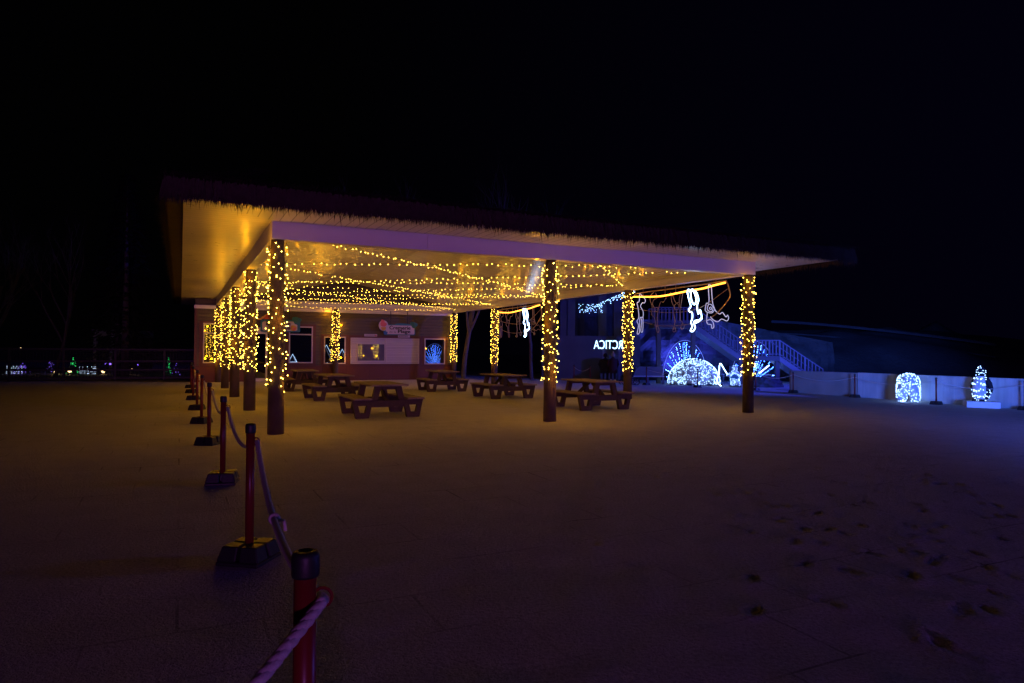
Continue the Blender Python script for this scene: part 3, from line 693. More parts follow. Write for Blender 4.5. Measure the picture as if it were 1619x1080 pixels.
# ------------------------------------------------------------------ picnic tables
def make_table():
    t = empty('picnic_table')
    for i, x in enumerate((-.36, -.12, .12, .36)): pass
    b = MB()
    for i in range(4): b.box(-.43 + i * .2175, -.43 + i * .2175 + .2075, -.92, .92, .735, .775)
    b.build('tabletop', 'tabletop', t, bevel=.004)
    for s in (-1, 1):
        b = MB()
        for i in range(2): b.box(s * .62 - .20 + i * .205, s * .62 - .20 + i * .205 + .195, -.92, .92, .425, .465)
        b.build('bench', 'tabletop', t, bevel=.004)
    for e in (-.70, .70):
        y0, y1 = e - .055, e + .055
        for s in (-1, 1):
            c = s * .60
            b = MB(); b.prism([(c - .24, .422), (c + .24, .422), (c + .15, 0), (c - .15, 0)], y0, y1, [(c - .10, .29), (c + .10, .29), (c + .06, .12), (c - .06, .12)])
            b.build('leg', 'table', t)
        b = MB(); b.box(-.40, .40, y0 + .008, y1 - .008, .25, .395); b.build('crossbeam', 'table', t)
        b = MB()
        for s in (-1, 1):
            b.prism([(s * .17, .73), (s * .31, .73), (s * .39, .398), (s * .25, .398)], y0 + .004, y1 - .004)
        b.box(-.165, .165, y0 + .012, y1 - .012, .655, .728)
        b.build('top_support', 'table', t)
        b = MB(); b.bar((0, e - math.copysign(.03, e), .36), (0, e * .12, .70), .09, .045, (1, 0, 0)); b.build('brace', 'table', t)
    return t
tb0 = make_table()
TABLES = [(-3.18, 16.4, 0, 'picnic table nearest the camera, its snow dusted top before the serving hatch'),
          (-5.67, 21.62, 2, 'picnic table just behind the nearest one, partly hidden by its bench'),
          (-8.0, 26.16, -2, 'picnic table close to the kiosk wall beside the nearest log column'),
          (-2.71, 26.4, -5, 'picnic table near the blue reflecting kiosk window at the back corner'),
          (-.3, 22.96, 1, 'picnic table in the middle of the pavilion beside the single front column'),
          (2.19, 18.86, 0, 'picnic table in front of the people and the ARCTICA sign')]
for i, (x, y, a, lb) in enumerate(TABLES):
    o = tb0 if i == 0 else copy_tree(tb0)
    o.location = (x, y, 0); o.rotation_euler = (0, 0, ANG + R(a)); tag(o, lb, 'picnic table', 'picnic tables under the pavilion')

# ------------------------------------------------------------------ rope posts and ropes
def make_post():
    t = empty('rope_post')
    b = MB(); b.lathe([(.031, .10), (.031, .955)], n=18); b.build('pole', 'red', t, True)
    t.children[0].data.polygons.foreach_set('use_smooth', [len(f.vertices) == 4 for f in t.children[0].data.polygons])
    b = MB(); b.lathe([(.036, .945), (.038, .952), (.038, 1.0), (.034, 1.012), (.020, 1.016), (.018, 1.010)], n=18); b.build('cap', 'black', t, True)
    b = MB()
    def fr(x0, x1, y0, y1, z0, z1, k):
        cx, cy = 0, 0
        v = [(x, y, z0) for x, y in ((x0, y0), (x1, y0), (x1, y1), (x0, y1))] + [(cx + (x - cx) * k, cy + (y - cy) * k, z1) for x, y in ((x0, y0), (x1, y0), (x1, y1), (x0, y1))]
        b.add(v, [(0, 3, 2, 1), (4, 5, 6, 7), (0, 1, 5, 4), (1, 2, 6, 5), (2, 3, 7, 6), (3, 0, 4, 7)])
    fr(-.17, .17, -.17, .17, 0, .03, .97)
    for sx in (0, 1):
        for sy in (0, 1): fr(-.165 + sx * .18, -.015 + sx * .18, -.165 + sy * .18, -.015 + sy * .18, .03, .135, .82)
    fr(-.06, .06, -.06, .06, .03, .118, .9)
    b.build('base', 'black', t, bevel=.008)
    for s in (1,):
        b = MB(); b.tube([(.046 + .026 * math.cos(a), 0, .885 + .026 * math.sin(a)) for a in [2 * math.pi * i / 14 for i in range(15)]], .005, 6); b.build('ring', 'red', t)
    return t
post0 = make_post(); posts = {}
def put_post(key, x, y, rz, label, group):
    global post0
    o = post0 if not posts else copy_tree(post0)
    o.location = (x, y, gz(x, y)); o.rotation_euler = (0, 0, rz); tag(o, label, 'rope post', group); posts[key] = o
G1 = 'rope posts in a line beside the pavilion'; G2 = 'rope posts round the arctic square'
LINE = [(-.565, 1.88), (-1.94, 5.06), (-3.37, 7.95), (-4.96, 11.15), (-6.53, 14.32), (-8.06, 17.41), (-9.75, 20.8), (-11.3, 24.0), (-12.75, 27.0)]
NUM = ['', 'second', 'third', 'fourth', 'fifth', 'sixth', 'seventh', 'eighth', 'ninth']
for i, (x, y) in enumerate(LINE):
    put_post(i, x, y, random.Random(i).uniform(-.25, .25), 'red rope post nearest the camera with a frayed rope in its ring' if i == 0 else f'red rope post with black base, {NUM[i]} from the camera along the pavilion side', G1)
def ring_xy(i): p = LINE[i]; return Vector((p[0] + .05, p[1], gz(*p) + .88))
def rope(a, c, sag, r, label, group, m, seed=0, knot=None, kz=None):
    rnd = random.Random(seed); N = 240 if r > .014 else 40; pts = []
    for i in range(N + 1):
        f = i / N; p = Vector(a).lerp(Vector(c), f); p.z -= sag * 4 * f * (1 - f); p += Vector((rnd.uniform(-1, 1), rnd.uniform(-1, 1), rnd.uniform(-1, 1))) * r * .04; pts.append(p)
    b = MB()
    if r > .014:
        for q in range(3):
            strand_ = []
            for i, p in enumerate(pts):
                d = (pts[min(i + 1, N)] - pts[max(i - 1, 0)]).normalized(); x = d.cross(Vector((0, 0, 1))).normalized(); y = d.cross(x); a = i * 3.4 * 2 * math.pi / (N / 10) / 3.4 * 3 + q * 2.094
                strand_.append(p + (x * math.cos(a) + y * math.sin(a)) * r * .24)
            b.tube(strand_, r * .82, 8)
    else: b.tube(pts, r, 6)
    o = b.build('rope', m, None, True); tag(o, label, 'rope', group)
    if knot:
        b = MB(); p = pts[int(N * knot)]; q = pts[int(N * knot) + 1]
        b.tube([p + Vector((.022 * math.cos(a_) , .01 * a_ / 6, .022 * math.sin(a_))) for a_ in [i * .7 for i in range(14)]], .011, 6)
        b.tube([p, p + Vector((.05, .01, -.01)), p + Vector((.06, 0, -.06))], .009, 6); b.build('knot', m, o, True)
    return o
def twist_mat():
    m, n, b = newmat('twisted_white_rope'); b.inputs['Roughness'].default_value = .85
    f = noise_tex(n, 60, 3)
    n.links.new(mix(n, f, (.38, .33, .33), (.62, .57, .56)), b.inputs['Base Color'])
    bump(n, b, noise_tex(n, 160, 3), .6, .004); return m
M['rope'] = twist_mat()
GR = 'ropes of the line beside the pavilion'
rope(ring_xy(0), (-1.25, -1.55, .88), .24, .0165, 'white rope running from the nearest post out past the lower frame edge', GR, 'rope', 1)
for i in range(len(LINE) - 1):
    rope(ring_xy(i), ring_xy(i + 1), .19, .0165, 'white rope with a knot sagging between the nearest and second red posts' if i == 0 else f'white rope sagging between the {NUM[i]} and {NUM[i+1]} red posts beside the pavilion', GR, 'rope', i + 2, .52 if i == 0 else None)
SQ = [('a', 3.55, 38.7, 'thin rope post left of the people behind the front bench'), ('b', 4.42, 38.3, 'thin rope post beside the grey block near the people'),
      ('c', 7.52, 37.92, 'rope post between the back column and the lit igloo'), ('d', 9.94, 36.31, 'rope post in front of the lit igloo'),
      ('e', 12.33, 34.31, 'rope post in front of the second peacock fan'), ('f', 13.42, 32.39, 'rope post at the far end of the low concrete wall'),
      ('g', 14.80, 29.3, 'rope post before the corner of the low concrete wall'), ('h', 15.93, 25.49, 'rope post between the lit bear and the lit penguin'), ('i', 17.6, 23.3, 'rope post beyond the lit penguin at the frame edge')]
for k, x, y, lb in SQ: put_post(k, x, y, .5, lb, G2)
def rp(k): o = posts[k]; return o.location + Vector((0, 0, .88))
GS = 'thin ropes round the arctic square'
for a, c, lb in (('a', 'b', 'thin rope between the two posts left of the people'), ('c', 'd', 'thin rope leading to the post before the igloo'), ('d', 'e', 'thin rope between igloo post and fan post'),
                 ('e', 'f', 'thin rope from the fan post to the wall end post'), ('f', 'g', 'thin rope along the far panel of the low wall'), ('g', 'h', 'thin rope sagging in front of the lit bear'), ('h', 'i', 'thin rope sagging in front of the lit penguin')):
    rope(rp(a), rp(c), .22, .012, lb, GS, 'rope', 30)

# ------------------------------------------------------------------ arctic square
# igloo of lights
ig = empty('igloo_light', (10.83, 40.4, -.37), 0, 'glowing white igloo dome of lights before the first peacock fan', 'light sculpture')
b = MB(); n = 28; prof = [(1.5 * math.cos(R(a)), .06 + 1.46 * math.sin(R(a))) for a in range(0, 90, 9)] + [(.02, 1.52)]
b.lathe(prof, n=n); dome = b.build('dome', 'white_fabric', ig, True)
b = MB()
for a in range(0, 360, 30): b.tube([(1.515 * math.cos(R(e)) * math.cos(R(a)), 1.515 * math.cos(R(e)) * math.sin(R(a)), .06 + 1.475 * math.sin(R(e))) for e in range(0, 91, 10)], .012, 5)
b.build('wire_frame', 'steel', ig)
b = MB(); b.tube([(.42 * math.cos(R(a)), -1.42 - .12, .05 + .5 * math.sin(R(a))) for a in range(0, 181, 12)], .022, 6); b.build('door_arch', 'steel', ig)
for a in (200, 245, 290, 335, 20, 90, 150):
    b = MB(); x, y = 1.5 * math.cos(R(a)), 1.5 * math.sin(R(a)); b.box(x - .13, x + .13, y - .1, y + .1, -.02, .10); b.build('foot_block', 'black', ig, bevel=.02)
rnd = random.Random(71); pts = []
while len(pts) < 900:
    p = Vector((rnd.gauss(0, 1), rnd.gauss(0, 1), abs(rnd.gauss(0, 1)))).normalized()
    q = noise.noise(p * 3.2)
    if p.y < .35 and (q > -.34 or rnd.random() < .3 or p.z > .72): pts.append((p.x * 1.53, p.y * 1.53, .07 + p.z * 1.48))
bulbs(pts, 'cool', .018, ig, Matrix.Translation((10.83, 40.4, -.37)))
# peacock fans
def fan(x, y, z, rz, label, seed, extra=False):
    t = empty('peacock_fan_light', (x, y, z), rz, label, 'light sculpture', 'blue peacock fan lights')
    rx, rzz = 1.42, 2.68
    def P(a, f): return Vector((rx * f * math.cos(a), 0, .12 + (rzz - .12) * f * math.sin(a) ** (1 if math.sin(a) > 0 else 1)))
    b = MB(); b.tube([P(R(a), 1) for a in range(0, 181, 6)], .012, 5); b.build('outline_frame', 'blue_dim', t)
    rnd = random.Random(seed); me = bulb_mesh('blue', .0185); vs = [v.co.copy() for v in me.vertices]; fs = [tuple(f.vertices) for f in me.polygons]
    for a in (8, 20, 33, 46, 58, 70, 79, 86, 92, 98, 106, 117, 129, 141, 153, 165, 174):
        b = MB(); A = R(a + rnd.uniform(-2, 2)); b.tube([P(A, f / 8) for f in range(1, 9)], .006, 4)
        lit = True
        b.m = 1 if rnd.random() < .55 else 2
        f0 = rnd.uniform(.14, .3); f1 = .98 if 75 < a < 110 else rnd.uniform(.92, .98)
        n_ = 19 if lit else 0
        for i in range(n_):
            f = f0 + (f1 - f0) * i / n_ + rnd.uniform(-.01, .01)
            if rnd.random() < .12: continue
            p = P(A, f) + Vector((rnd.uniform(-.02, .02), -.015, rnd.uniform(-.015, .015)))
            b.add([p + v for v in vs], fs)
        b.build('ray', ['rail', 'blue', 'blue_pale'], t)
    b = MB(); b.box(-.35, .35, -.15, .15, 0, .07); b.build('foot_plate', 'black', t)
    if extra:
        for p, q in (((.3, -.05, .62), (.95, -.05, 1.12)), ((.25, -.05, .30), (.85, -.05, .36))):
            b = MB(); b.tube([p, q], .03, 6); b.build('light_bar', 'rope_white', t)
    return t
fan(11.05, 43.3, -.37, 0, 'blue peacock fan of lights behind the glowing igloo', 5)
fan(15.45, 43.3, -.37, 0, 'blue peacock fan of lights beside the staircase, partly behind the corner column', 6, True)
fan(24.39, 8.66, -.37, R(-134), 'blue peacock fan of lights mirrored in the last kiosk window', 9)
# tent-like frames of white rope light, mirrored in the kiosk glass
def tent(x, y, label, s=1.0):
    t = empty('tent_light_frame', (x, y, gz(x, y)), R(-143), label, 'light sculpture', 'white tent frames of rope light')
    b = MB(); b.tube([(-1.1 * s, 0, .05), (0, 0, 2.2 * s), (1.1 * s, 0, .05), (-1.1 * s, 0, .05)], .035, 6); b.build('rope_outline', 'rope_white', t)
    b = MB(); b.tube([(-.7 * s, .5, .05), (.1 * s, .5, 1.9 * s), (.9 * s, .5, .05)], .03, 6); b.build('rear_outline', 'rope_dim', t)
tent(20.6, -5.9, 'white rope light tent frame, taller of two mirrored in one kiosk window', 1.0)
tent(22.1, -4.8, 'white rope light tent frame, lower of two mirrored in one kiosk window', .8)
tent(17.4, -8.1, 'small white rope light tent frame mirrored in the kiosk window by the door', .45)
# seated fisherman of lights
fx, fy = 12.6, 38.4
fi = empty('fisherman_light', (fx, fy, gz(fx, fy)), R(-12), 'glowing white seated fisherman figure holding a rod behind the corner column', 'light sculpture')
J = [(0, 0, .30, .24), (0, .02, .55, .25), (0, 0, .80, .19), (0, -.02, .92, .10), (0, -.05, 1.08, .15), (0, -.06, 1.20, .10),
     (.14, -.35, .26, .12), (.16, -.62, .12, .09), (-.14, -.35, .26, .12), (-.16, -.62, .12, .09),
     (-.22, -.10, .72, .09), (-.36, -.24, .62, .07), (-.46, -.34, .72, .06), (.22, -.10, .72, .09), (.30, -.30, .58, .07), (.14, -.42, .62, .06)]
body = skin('body', J, [(0, 1), (1, 2), (2, 3), (3, 4), (4, 5), (0, 6), (6, 7), (0, 8), (8, 9), (2, 10), (10, 11), (11, 12), (2, 13), (13, 14), (14, 15)], 'white_fabric', fi, 2)
b = MB(); b.lathe([(.27, .20), (.29, .40), (.27, .58), (.22, .70)], n=18); b.build('coat', 'blue_coat', fi, True)
b = MB(); b.tube([(-.40, -.32, .66), (-.62, -.5, 1.0), (-.80, -.62, 1.30), (-.84, -.64, 1.31), (-.88, -.64, 1.18), (-.90, -.64, .75), (-1.0, -.64, .45), (-.98, -.64, .2), (-.78, -.64, .05)], .026, 6); b.build('fishing_rod', 'rope_white', fi)
b = MB(); b.box(-.3, .3, -.8, .3, -.01, .05); b.build('base_board', 'black', fi)
bulbs(surface_points(body.data, 280, random.Random(8)), 'cool', .014, fi, Matrix.Translation((fx, fy, -.37)))

# staircase
st = empty('staircase', (8.8, 41, -.37), 0, 'blue lit staircase with balustrade and landing behind the peacock fans', 'staircase')
def rel(p): return (p[0] - 8.8, p[1] - 41, p[2] + .37)
P = {'t0': (8.6, 3.3), 't1': (11.02, 3.3), 'l0': (13.85, 1.36), 'l1': (16.18, 1.36), 'g': (18.8, -.37)}
b = MB(); D = 1.7
def deck(a, c, th_=.28):
    b.add([rel((a[0], 41, a[1])), rel((c[0], 41, c[1])), rel((c[0], 41 + D, c[1])), rel((a[0], 41 + D, a[1])), rel((a[0], 41, a[1] - th_)), rel((c[0], 41, c[1] - th_)), rel((c[0], 41 + D, c[1] - th_)), rel((a[0], 41 + D, a[1] - th_))],
          [(0, 1, 2, 3), (7, 6, 5, 4), (0, 4, 5, 1), (1, 5, 6, 2), (2, 6, 7, 3), (3, 7, 4, 0)])
deck(P['t0'], P['t1']); b.build('upper_landing', 'facade', st); b = MB()
deck(P['t1'], P['l0'], .34); b.build('stringer', 'rail', st); b = MB()
deck(P['l0'], P['l1']); b.build('middle_landing', 'facade', st); b = MB()
deck(P['l1'], P['g'], .34); b.build('stringer', 'rail', st)
for a, c, N in (('t1', 'l0', 11), ('l1', 'g', 10)):
    b = MB(); a, c = P[a], P[c]
    for i in range(N):
        x = a[0] + (c[0] - a[0]) * i / N; z = a[1] + (c[1] - a[1]) * i / N; b.box(x - 8.8, x - 8.8 + .28, .06, D - .06, z + .37 - .02, z + .37 + .05)
    b.build('flight_of_steps', 'facade', st)
for y in (41.04, 41 + D - .04):
    for a, c in (('t0', 't1'), ('t1', 'l0'), ('l0', 'l1'), ('l1', 'g')):
        a, c = P[a], P[c]; b = MB()
        b.bar(rel((a[0], y, a[1] + .95)), rel((c[0], y, c[1] + .95)), .07, .05); b.bar(rel((a[0], y, a[1] + .12)), rel((c[0], y, c[1] + .12)), .05, .04)
        n_ = int((c[0] - a[0]) / .21)
        for i in range(n_ + 1):
            x = a[0] + (c[0] - a[0]) * i / n_; z = a[1] + (c[1] - a[1]) * i / n_; b.bar(rel((x, y, z + .02)), rel((x, y, z + .94)), .05 if i % 7 else .09)
        b.build('balustrade', 'rail', st)
for x, z in ((8.9, 3.0), (11.0, 3.0), (13.9, 1.05), (16.1, 1.05)):
    b = MB(); b.box(x - 8.8 - .12, x - 8.8 + .12, .1, .34, 0, z + .37); b.build('support_post', 'facade', st)

# rock-faced retaining wall behind the stairs
b = MB()
def rockface(x, z): return 46.6 + .7 * noise.noise(Vector((x * .5, z * .6, 2))) + .25 * noise.noise(Vector((x * 1.7, z * 1.9, 4))) + z * .12
nx, nz = 60, 18; vs = []
for j in range(nz + 1):
    for i in range(nx + 1):
        x = 8.2 + 14 * i / nx; z = -.5 + 4.3 * j / nz * (1 - .35 * max(0, (x - 14) / 8.2)); vs.append((x, rockface(x, z), z))
off = len(vs); vs += [(v[0], 49.5, v[2]) for v in vs[:]]
fs = []
for j in range(nz):
    for i in range(nx):
        a = j * (nx + 1) + i; fs += [(a, a + 1, a + nx + 2, a + nx + 1), (off + a, off + a + nx + 1, off + a + nx + 2, off + a + 1)]
for i in range(nx): a = nz * (nx + 1) + i; fs.append((a, a + 1, off + a + 1, off + a))
for j in range(nz): a = j * (nx + 1); c = a + nx; fs += [(a, a + nx + 1, off + a + nx + 1, off + a), (c, off + c, off + c + nx + 1, c + nx + 1)]
b.add(vs, fs); tag(b.build('rock_wall', 'stone', None), 'dark rough rock wall behind the staircase', 'wall')

# arctic building with pillars
ab = empty('arctic_building', (2.5, 43, -.4), 0, 'blue lit building with tall pillars behind the ARCTICA sign', 'building')
b = MB(); b.box(-.6, 5.6, 0, .4, 0, 2.95); b.build('parapet_wall', 'facade', ab)
for x0, x1 in ((.55, .95), (1.02, 1.5), (2.98, 3.48), (3.95, 4.45)): b = MB(); b.box(x0, x1, .05, .55, 2.954, 6.6); b.build('pillar', 'facade', ab)
b = MB(); b.box(-.8, 5.9, -.4, 6, 6.6, 7.1); b.build('roof', 'stone', ab)
b = MB(); b.box(-.6, 5.6, 3.2, 3.6, 0, 6.6); b.build('rear_wall', 'stone', ab)
b = MB(); b.box(1.7, 1.82, 1.8, 1.9, 2.9, 6.5); b.box(2.0, 2.3, 2.0, 2.2, 2.9, 5.2); b.build('inner_post', 'facade', ab)
b = MB(); b.box(3.5, 4.0, -1.0, -.55, 0, 1.75); b.box(3.0, 3.46, -1.0, -.6, 0, .85); b.build('display_block', 'facade', ab)
t = empty('icicle_lights', (4.2, 42.85, 4.55), 0, 'dim cool icicle lights on the building between its pillars', 'icicle lights')
rnd = random.Random(5); pts = [(rnd.uniform(0, 1.5), 0, -rnd.random() ** 2 * .5 - rnd.random() * .1) for _ in range(46)]
b = MB(); b.tube([(0, 0, 0), (1.5, 0, 0)], .006, 4); b.build('cable', 'wire', t); bulbs(pts, 'cool_dim', .016, t)
# ARCTICA sign seen from behind
sg = empty('arctica_sign', (5.72, 39.2, gz(5.7, 39)), 0, 'glowing white ARCTICA letters on two posts, seen from behind', 'sign')
for k, x in enumerate((-.42, .50)):
    b = MB(); b.bar((x, .07, 0), (x, .07, 2.45), .09); b.build('post', 'rail', sg)
b = MB(); b.bar((-.9, .07, 2.05), (.95, .07, 2.05), .03); b.bar((-.9, .07, 2.42), (.95, .07, 2.42), .03); b.build('rail', 'steel', sg)
text_mesh('ARCTICA', .72, 'lettering', 'sign_glow', sg, (1.03, 0, 1.98), (R(90), 0, R(180)), .03, -.004, 'LEFT', 2.02)
# white benches with blue-lit panels
for i, (x, lb) in enumerate(((8.0, 'long white bench left of the glowing igloo'), (12.55, 'long white bench between igloo and fisherman figure'), (15.6, 'long white bench below the stair landing'))):
    t = empty('display_bench', (x, 40.2 if i == 0 else 44.6, -.37), 0, lb, 'bench', 'white benches behind the light figures')
    wd = 1.9 if i == 0 else 2.6
    b = MB(); b.box(-wd / 2, wd / 2, .02, .08, .52, 1.05); b.build('panel', 'rail', t)
    b = MB(); b.box(-wd / 2, wd / 2, -.4, .1, .46, .515); b.build('seat', 'snowy', t)
    for s in (-1, 0, 1):
        b = MB(); b.box(s * (wd / 2 - .06) - .05, s * (wd / 2 - .06) + .05, -.36, -.26, 0, .455); b.build('leg', 'rail', t)

# low concrete wall in two panels
def wall_panel(p, q, h0, h1, m, label, back):
    b = MB(); d = (Vector((*q, 0)) - Vector((*p, 0))).normalized(); nn = Vector((-d.y, d.x, 0)) * back
    P0, Q0 = Vector((*p, -.6)), Vector((*q, -.6)); vs = []
    for base in (P0, Q0, Q0 + nn, P0 + nn): vs.append(base)
    for base in (P0, Q0, Q0 + nn, P0 + nn): vs.append(Vector((base.x, base.y, h1)))
    b.add(vs, [(3, 2, 1, 0), (4, 5, 6, 7), (0, 1, 5, 4), (1, 2, 6, 5), (2, 3, 7, 6), (3, 0, 4, 7)])
    return tag(b.build('concrete_wall', m, None, bevel=.012), label, 'wall', 'low concrete walls of the arctic square')
wall_panel((13.75, 33.2), (15.40, 29.98), 0, .70, 'concrete_dark', 'darker low concrete wall, warm light painted into its brown, leading back to the staircase', -.25)
wall_panel((15.42, 29.93), (22.5, 13.3), 0, .715, 'concrete', 'pale low concrete wall behind the lit bear and penguin', -.25)

# bear of lights
bx, by = 15.62, 26.75
be = empty('bear_light', (bx, by, gz(bx, by)), math.atan2(by, bx) - R(90), 'glowing white polar bear covered in lights by the low wall', 'light sculpture')
J = [(0, .42, .72, .40), (0, .10, .76, .45), (0, -.22, .74, .40), (0, -.40, .86, .26), (0, -.56, .92, .20), (0, -.74, .82, .11), (0, .62, .70, .22),
     (.24, .42, .45, .20), (.27, .40, .20, .16), (.28, .36, .05, .14), (-.24, .42, .45, .20), (-.27, .40, .20, .16), (-.28, .36, .05, .14),
     (.22, -.22, .45, .20), (.23, -.26, .20, .19), (.24, -.34, .05, .19), (-.22, -.22, .45, .20), (-.23, -.26, .20, .19), (-.24, -.34, .05, .19),
     (.15, -.52, 1.09, .055), (-.15, -.52, 1.09, .055)]
bb = skin('body', J, [(0, 1), (1, 2), (2, 3), (3, 4), (4, 5), (0, 6), (0, 7), (7, 8), (8, 9), (0, 10), (10, 11), (11, 12), (2, 13), (13, 14), (14, 15), (2, 16), (16, 17), (17, 18), (4, 19), (4, 20)], 'white_fabric', be, 2)
b = MB(); b.lathe([(.02, -.02), (.045, 0), (.02, .03)], n=10); o = b.build('nose', 'black', be, True); o.location = (0, -.86, .84)
WB = be.matrix_basis.copy()
bulbs(surface_points(bb.data, 640, random.Random(9), .012), 'cool', .015, be, Matrix.Translation((bx, by, -.37)))
# penguin of lights on its plinth
px_, py_ = 16.9, 24.45
pl = empty('plinth', (px_, py_, gz(px_, py_) - .02), R(-25), 'white block plinth under the lit penguin', 'plinth')
b = MB(); b.box(-.5, .5, -.42, .42, 0, .24); b.build('block', 'snowy', pl, bevel=.01)
pe = empty('penguin_light', (px_, py_, gz(px_, py_) + .22), R(-72), 'black and white emperor penguin covered in white lights on a plinth', 'light sculpture')
b = MB(); prof = [(.10, .03), (.22, .08), (.285, .28), (.29, .50), (.25, .74), (.17, .90), (.125, .98), (.135, 1.07), (.125, 1.16), (.07, 1.23), (.01, 1.25)]
b.lathe(prof, n=28, sy=.86)
pb = b.build('body', ['black_fabric', 'white_fabric'], pe, True)
for f in pb.data.polygons:
    a = math.degrees(math.atan2(f.center.x, -f.center.y)); f.material_index = 1 if abs(a) < 62 and f.center.z < .93 and f.center.z > .1 else 0
b = MB(); b.tube([(0, -.10, 1.10), (0, -.2, 1.09), (0, -.28, 1.06)], [.045, .03, .008], 8); b.build('beak', 'black_fabric', pe, True)
for s in (-1, 1):
    b = MB(); b.tube([(s * .22, 0, .84), (s * .31, .01, .65), (s * .36, .03, .45), (s * .37, .04, .32)], [.05, .075, .06, .015], 8); b.build('wing', 'black_fabric', pe, True)
    b = MB(); b.tube([(s * .11, 0, .03), (s * .12, -.12, .03), (s * .13, -.26, .025)], [.05, .055, .03], 8); b.build('foot', 'black_fabric', pe, True)
fr = [p for p in surface_points(pb.data, 170, random.Random(4), .014)]
bulbs(fr, 'cool', .016, pe, Matrix.Translation((px_, py_, -.1)))

# dark rocks beside the wall
def boulder(x, y, s, h, seed, label):
    bm = bmesh.new(); bmesh.ops.create_icosphere(bm, subdivisions=4, radius=1)
    for v in bm.verts:
        q = v.co.normalized(); k = 1 + .22 * noise.noise(q * 2.1 + Vector((seed, 0, 0))) + .14 * noise.noise(q * 6 + Vector((seed, 3, 0)))
        v.co = Vector((q.x * s * k, q.y * s * .8 * k, max(-.05, q.z * h * k)))
    me = bpy.data.meshes.new('boulder'); bm.to_mesh(me); bm.free(); me.materials.append(M['stone'])
    o = bpy.data.objects.new('boulder', me); COL.objects.link(o); o.location = (x, y, gz(x, y) - .02); tag(o, label, 'boulder', 'dark boulders by the arctic square')
boulder(14.35, 38.2, .85, .62, 1, 'broad dark boulder beside the second peacock fan')
boulder(15.1, 34.9, .68, .62, 5, 'dark boulder at the end of the darker wall')

# ------------------------------------------------------------------ people seen from behind, and a pushchair
def person(x, y, rz, h, label, coat, legs_m, hat, wide):
    k = h / 1.75; t = empty('person', (x, y, gz(x, y)), rz, label, 'person')
    J = [(0, 0, .95, .15 * wide), (0, .01, 1.15, .145 * wide), (0, 0, 1.36, .16 * wide), (0, 0, 1.47, .06), (0, -.01, 1.55, .062), (0, -.015, 1.64, .098), (0, -.01, 1.72, .07)]
    Ed = [(0, 1), (1, 2), (2, 3), (3, 4), (4, 5), (5, 6)]
    J.append((0, -.115, 1.625, .018)); Ed.append((5, 7))              # nose
    for s in (-1, 1):
        o = len(J)
        J += [(s * .10, 0, .86, .098), (s * .11, -.015, .50, .068), (s * .115, .02, .12, .05), (s * .12, -.02, .05, .05), (s * .125, -.16, .04, .038)]
        Ed += [(0, o), (o, o + 1), (o + 1, o + 2), (o + 2, o + 3), (o + 3, o + 4)]
        o = len(J)
        J += [(s * .19 * wide, 0, 1.40, .072), (s * .25 * wide, .02, 1.14, .055), (s * .22 * wide, -.12, .94, .042), (s * .21 * wide, -.17, .88, .032)]
        Ed += [(2, o), (o, o + 1), (o + 1, o + 2), (o + 2, o + 3)]
        hnd = o + 3; hx, hy, hz = J[hnd][:3]
        for q, (dx, ln) in enumerate(((-.024, .062), (-.008, .074), (.008, .070), (.023, .056))):
            c = len(J); J += [(hx + dx, hy - .02, hz - .03, .009), (hx + dx, hy - .035, hz - .03 - ln * .6, .0085), (hx + dx, hy - .02, hz - .03 - ln, .007)]
            Ed += [(hnd, c), (c, c + 1), (c + 1, c + 2)]
        c = len(J); J += [(hx - s * .035, hy - .03, hz - .01, .010), (hx - s * .045, hy - .05, hz - .04, .008)]; Ed += [(hnd, c), (c, c + 1)]
    J = [(a * k, b_ * k, c * k, r * k) for a, b_, c, r in J]
    skin('body', J, Ed, legs_m, t, 1)
    b = MB(); b.lathe([(.23 * wide * k, .62 * k), (.235 * wide * k, .85 * k), (.215 * wide * k, 1.10 * k), (.225 * wide * k, 1.34 * k), (.13 * k, 1.47 * k), (.085 * k, 1.52 * k)], n=18, sy=.72)
    for s in (-1, 1): b.tube([(s * .20 * wide * k, 0, 1.40 * k), (s * .275 * wide * k, .02 * k, 1.14 * k), (s * .235 * wide * k, -.11 * k, .97 * k)], [.085 * k, .075 * k, .06 * k], 10)
    b.build('coat', coat, t, True)
    b = MB(); b.lathe([(.115 * k, 1.58 * k), (.128 * k, 1.66 * k), (.115 * k, 1.74 * k), (.06 * k, 1.80 * k), (.01 * k, 1.81 * k)], n=16)
    if hat == 'fur': b.lathe([(.02 * k, 1.79 * k), (.06 * k, 1.82 * k), (.06 * k, 1.87 * k), (.02 * k, 1.90 * k)], n=10)
    b.build('hat', hat, t, True)
    b = MB()
    for s in (-1, 1):
        b.tube([(s * .105 * k, .02 * k, 0.02), (s * .105 * k, .02 * k, .28 * k)], [.06 * k, .065 * k], 10); b.tube([(s * .108 * k, .05 * k, .045 * k), (s * .12 * k, -.19 * k, .04 * k)], [.05 * k, .04 * k], 8)
    b.build('boots', 'snowy' if hat == 'fur' else 'black', t, True)
person(5.28, 38.3, R(168), 1.66, 'person in a bulky dark coat standing left under the ARCTICA sign', 'cloth_dark', 'cloth_dark', 'cloth_dark', 1.3)
person(5.66, 38.0, R(186), 1.70, 'person in a maroon coat with a pale fluffy hat under the ARCTICA sign', 'cloth_red', 'cloth_dark', 'fur', 1.1)
pc = empty('pushchair', (6.5, 37.7, gz(6.5, 37.7)), R(8), 'dark pushchair beside the people, partly behind a log column', 'pushchair')
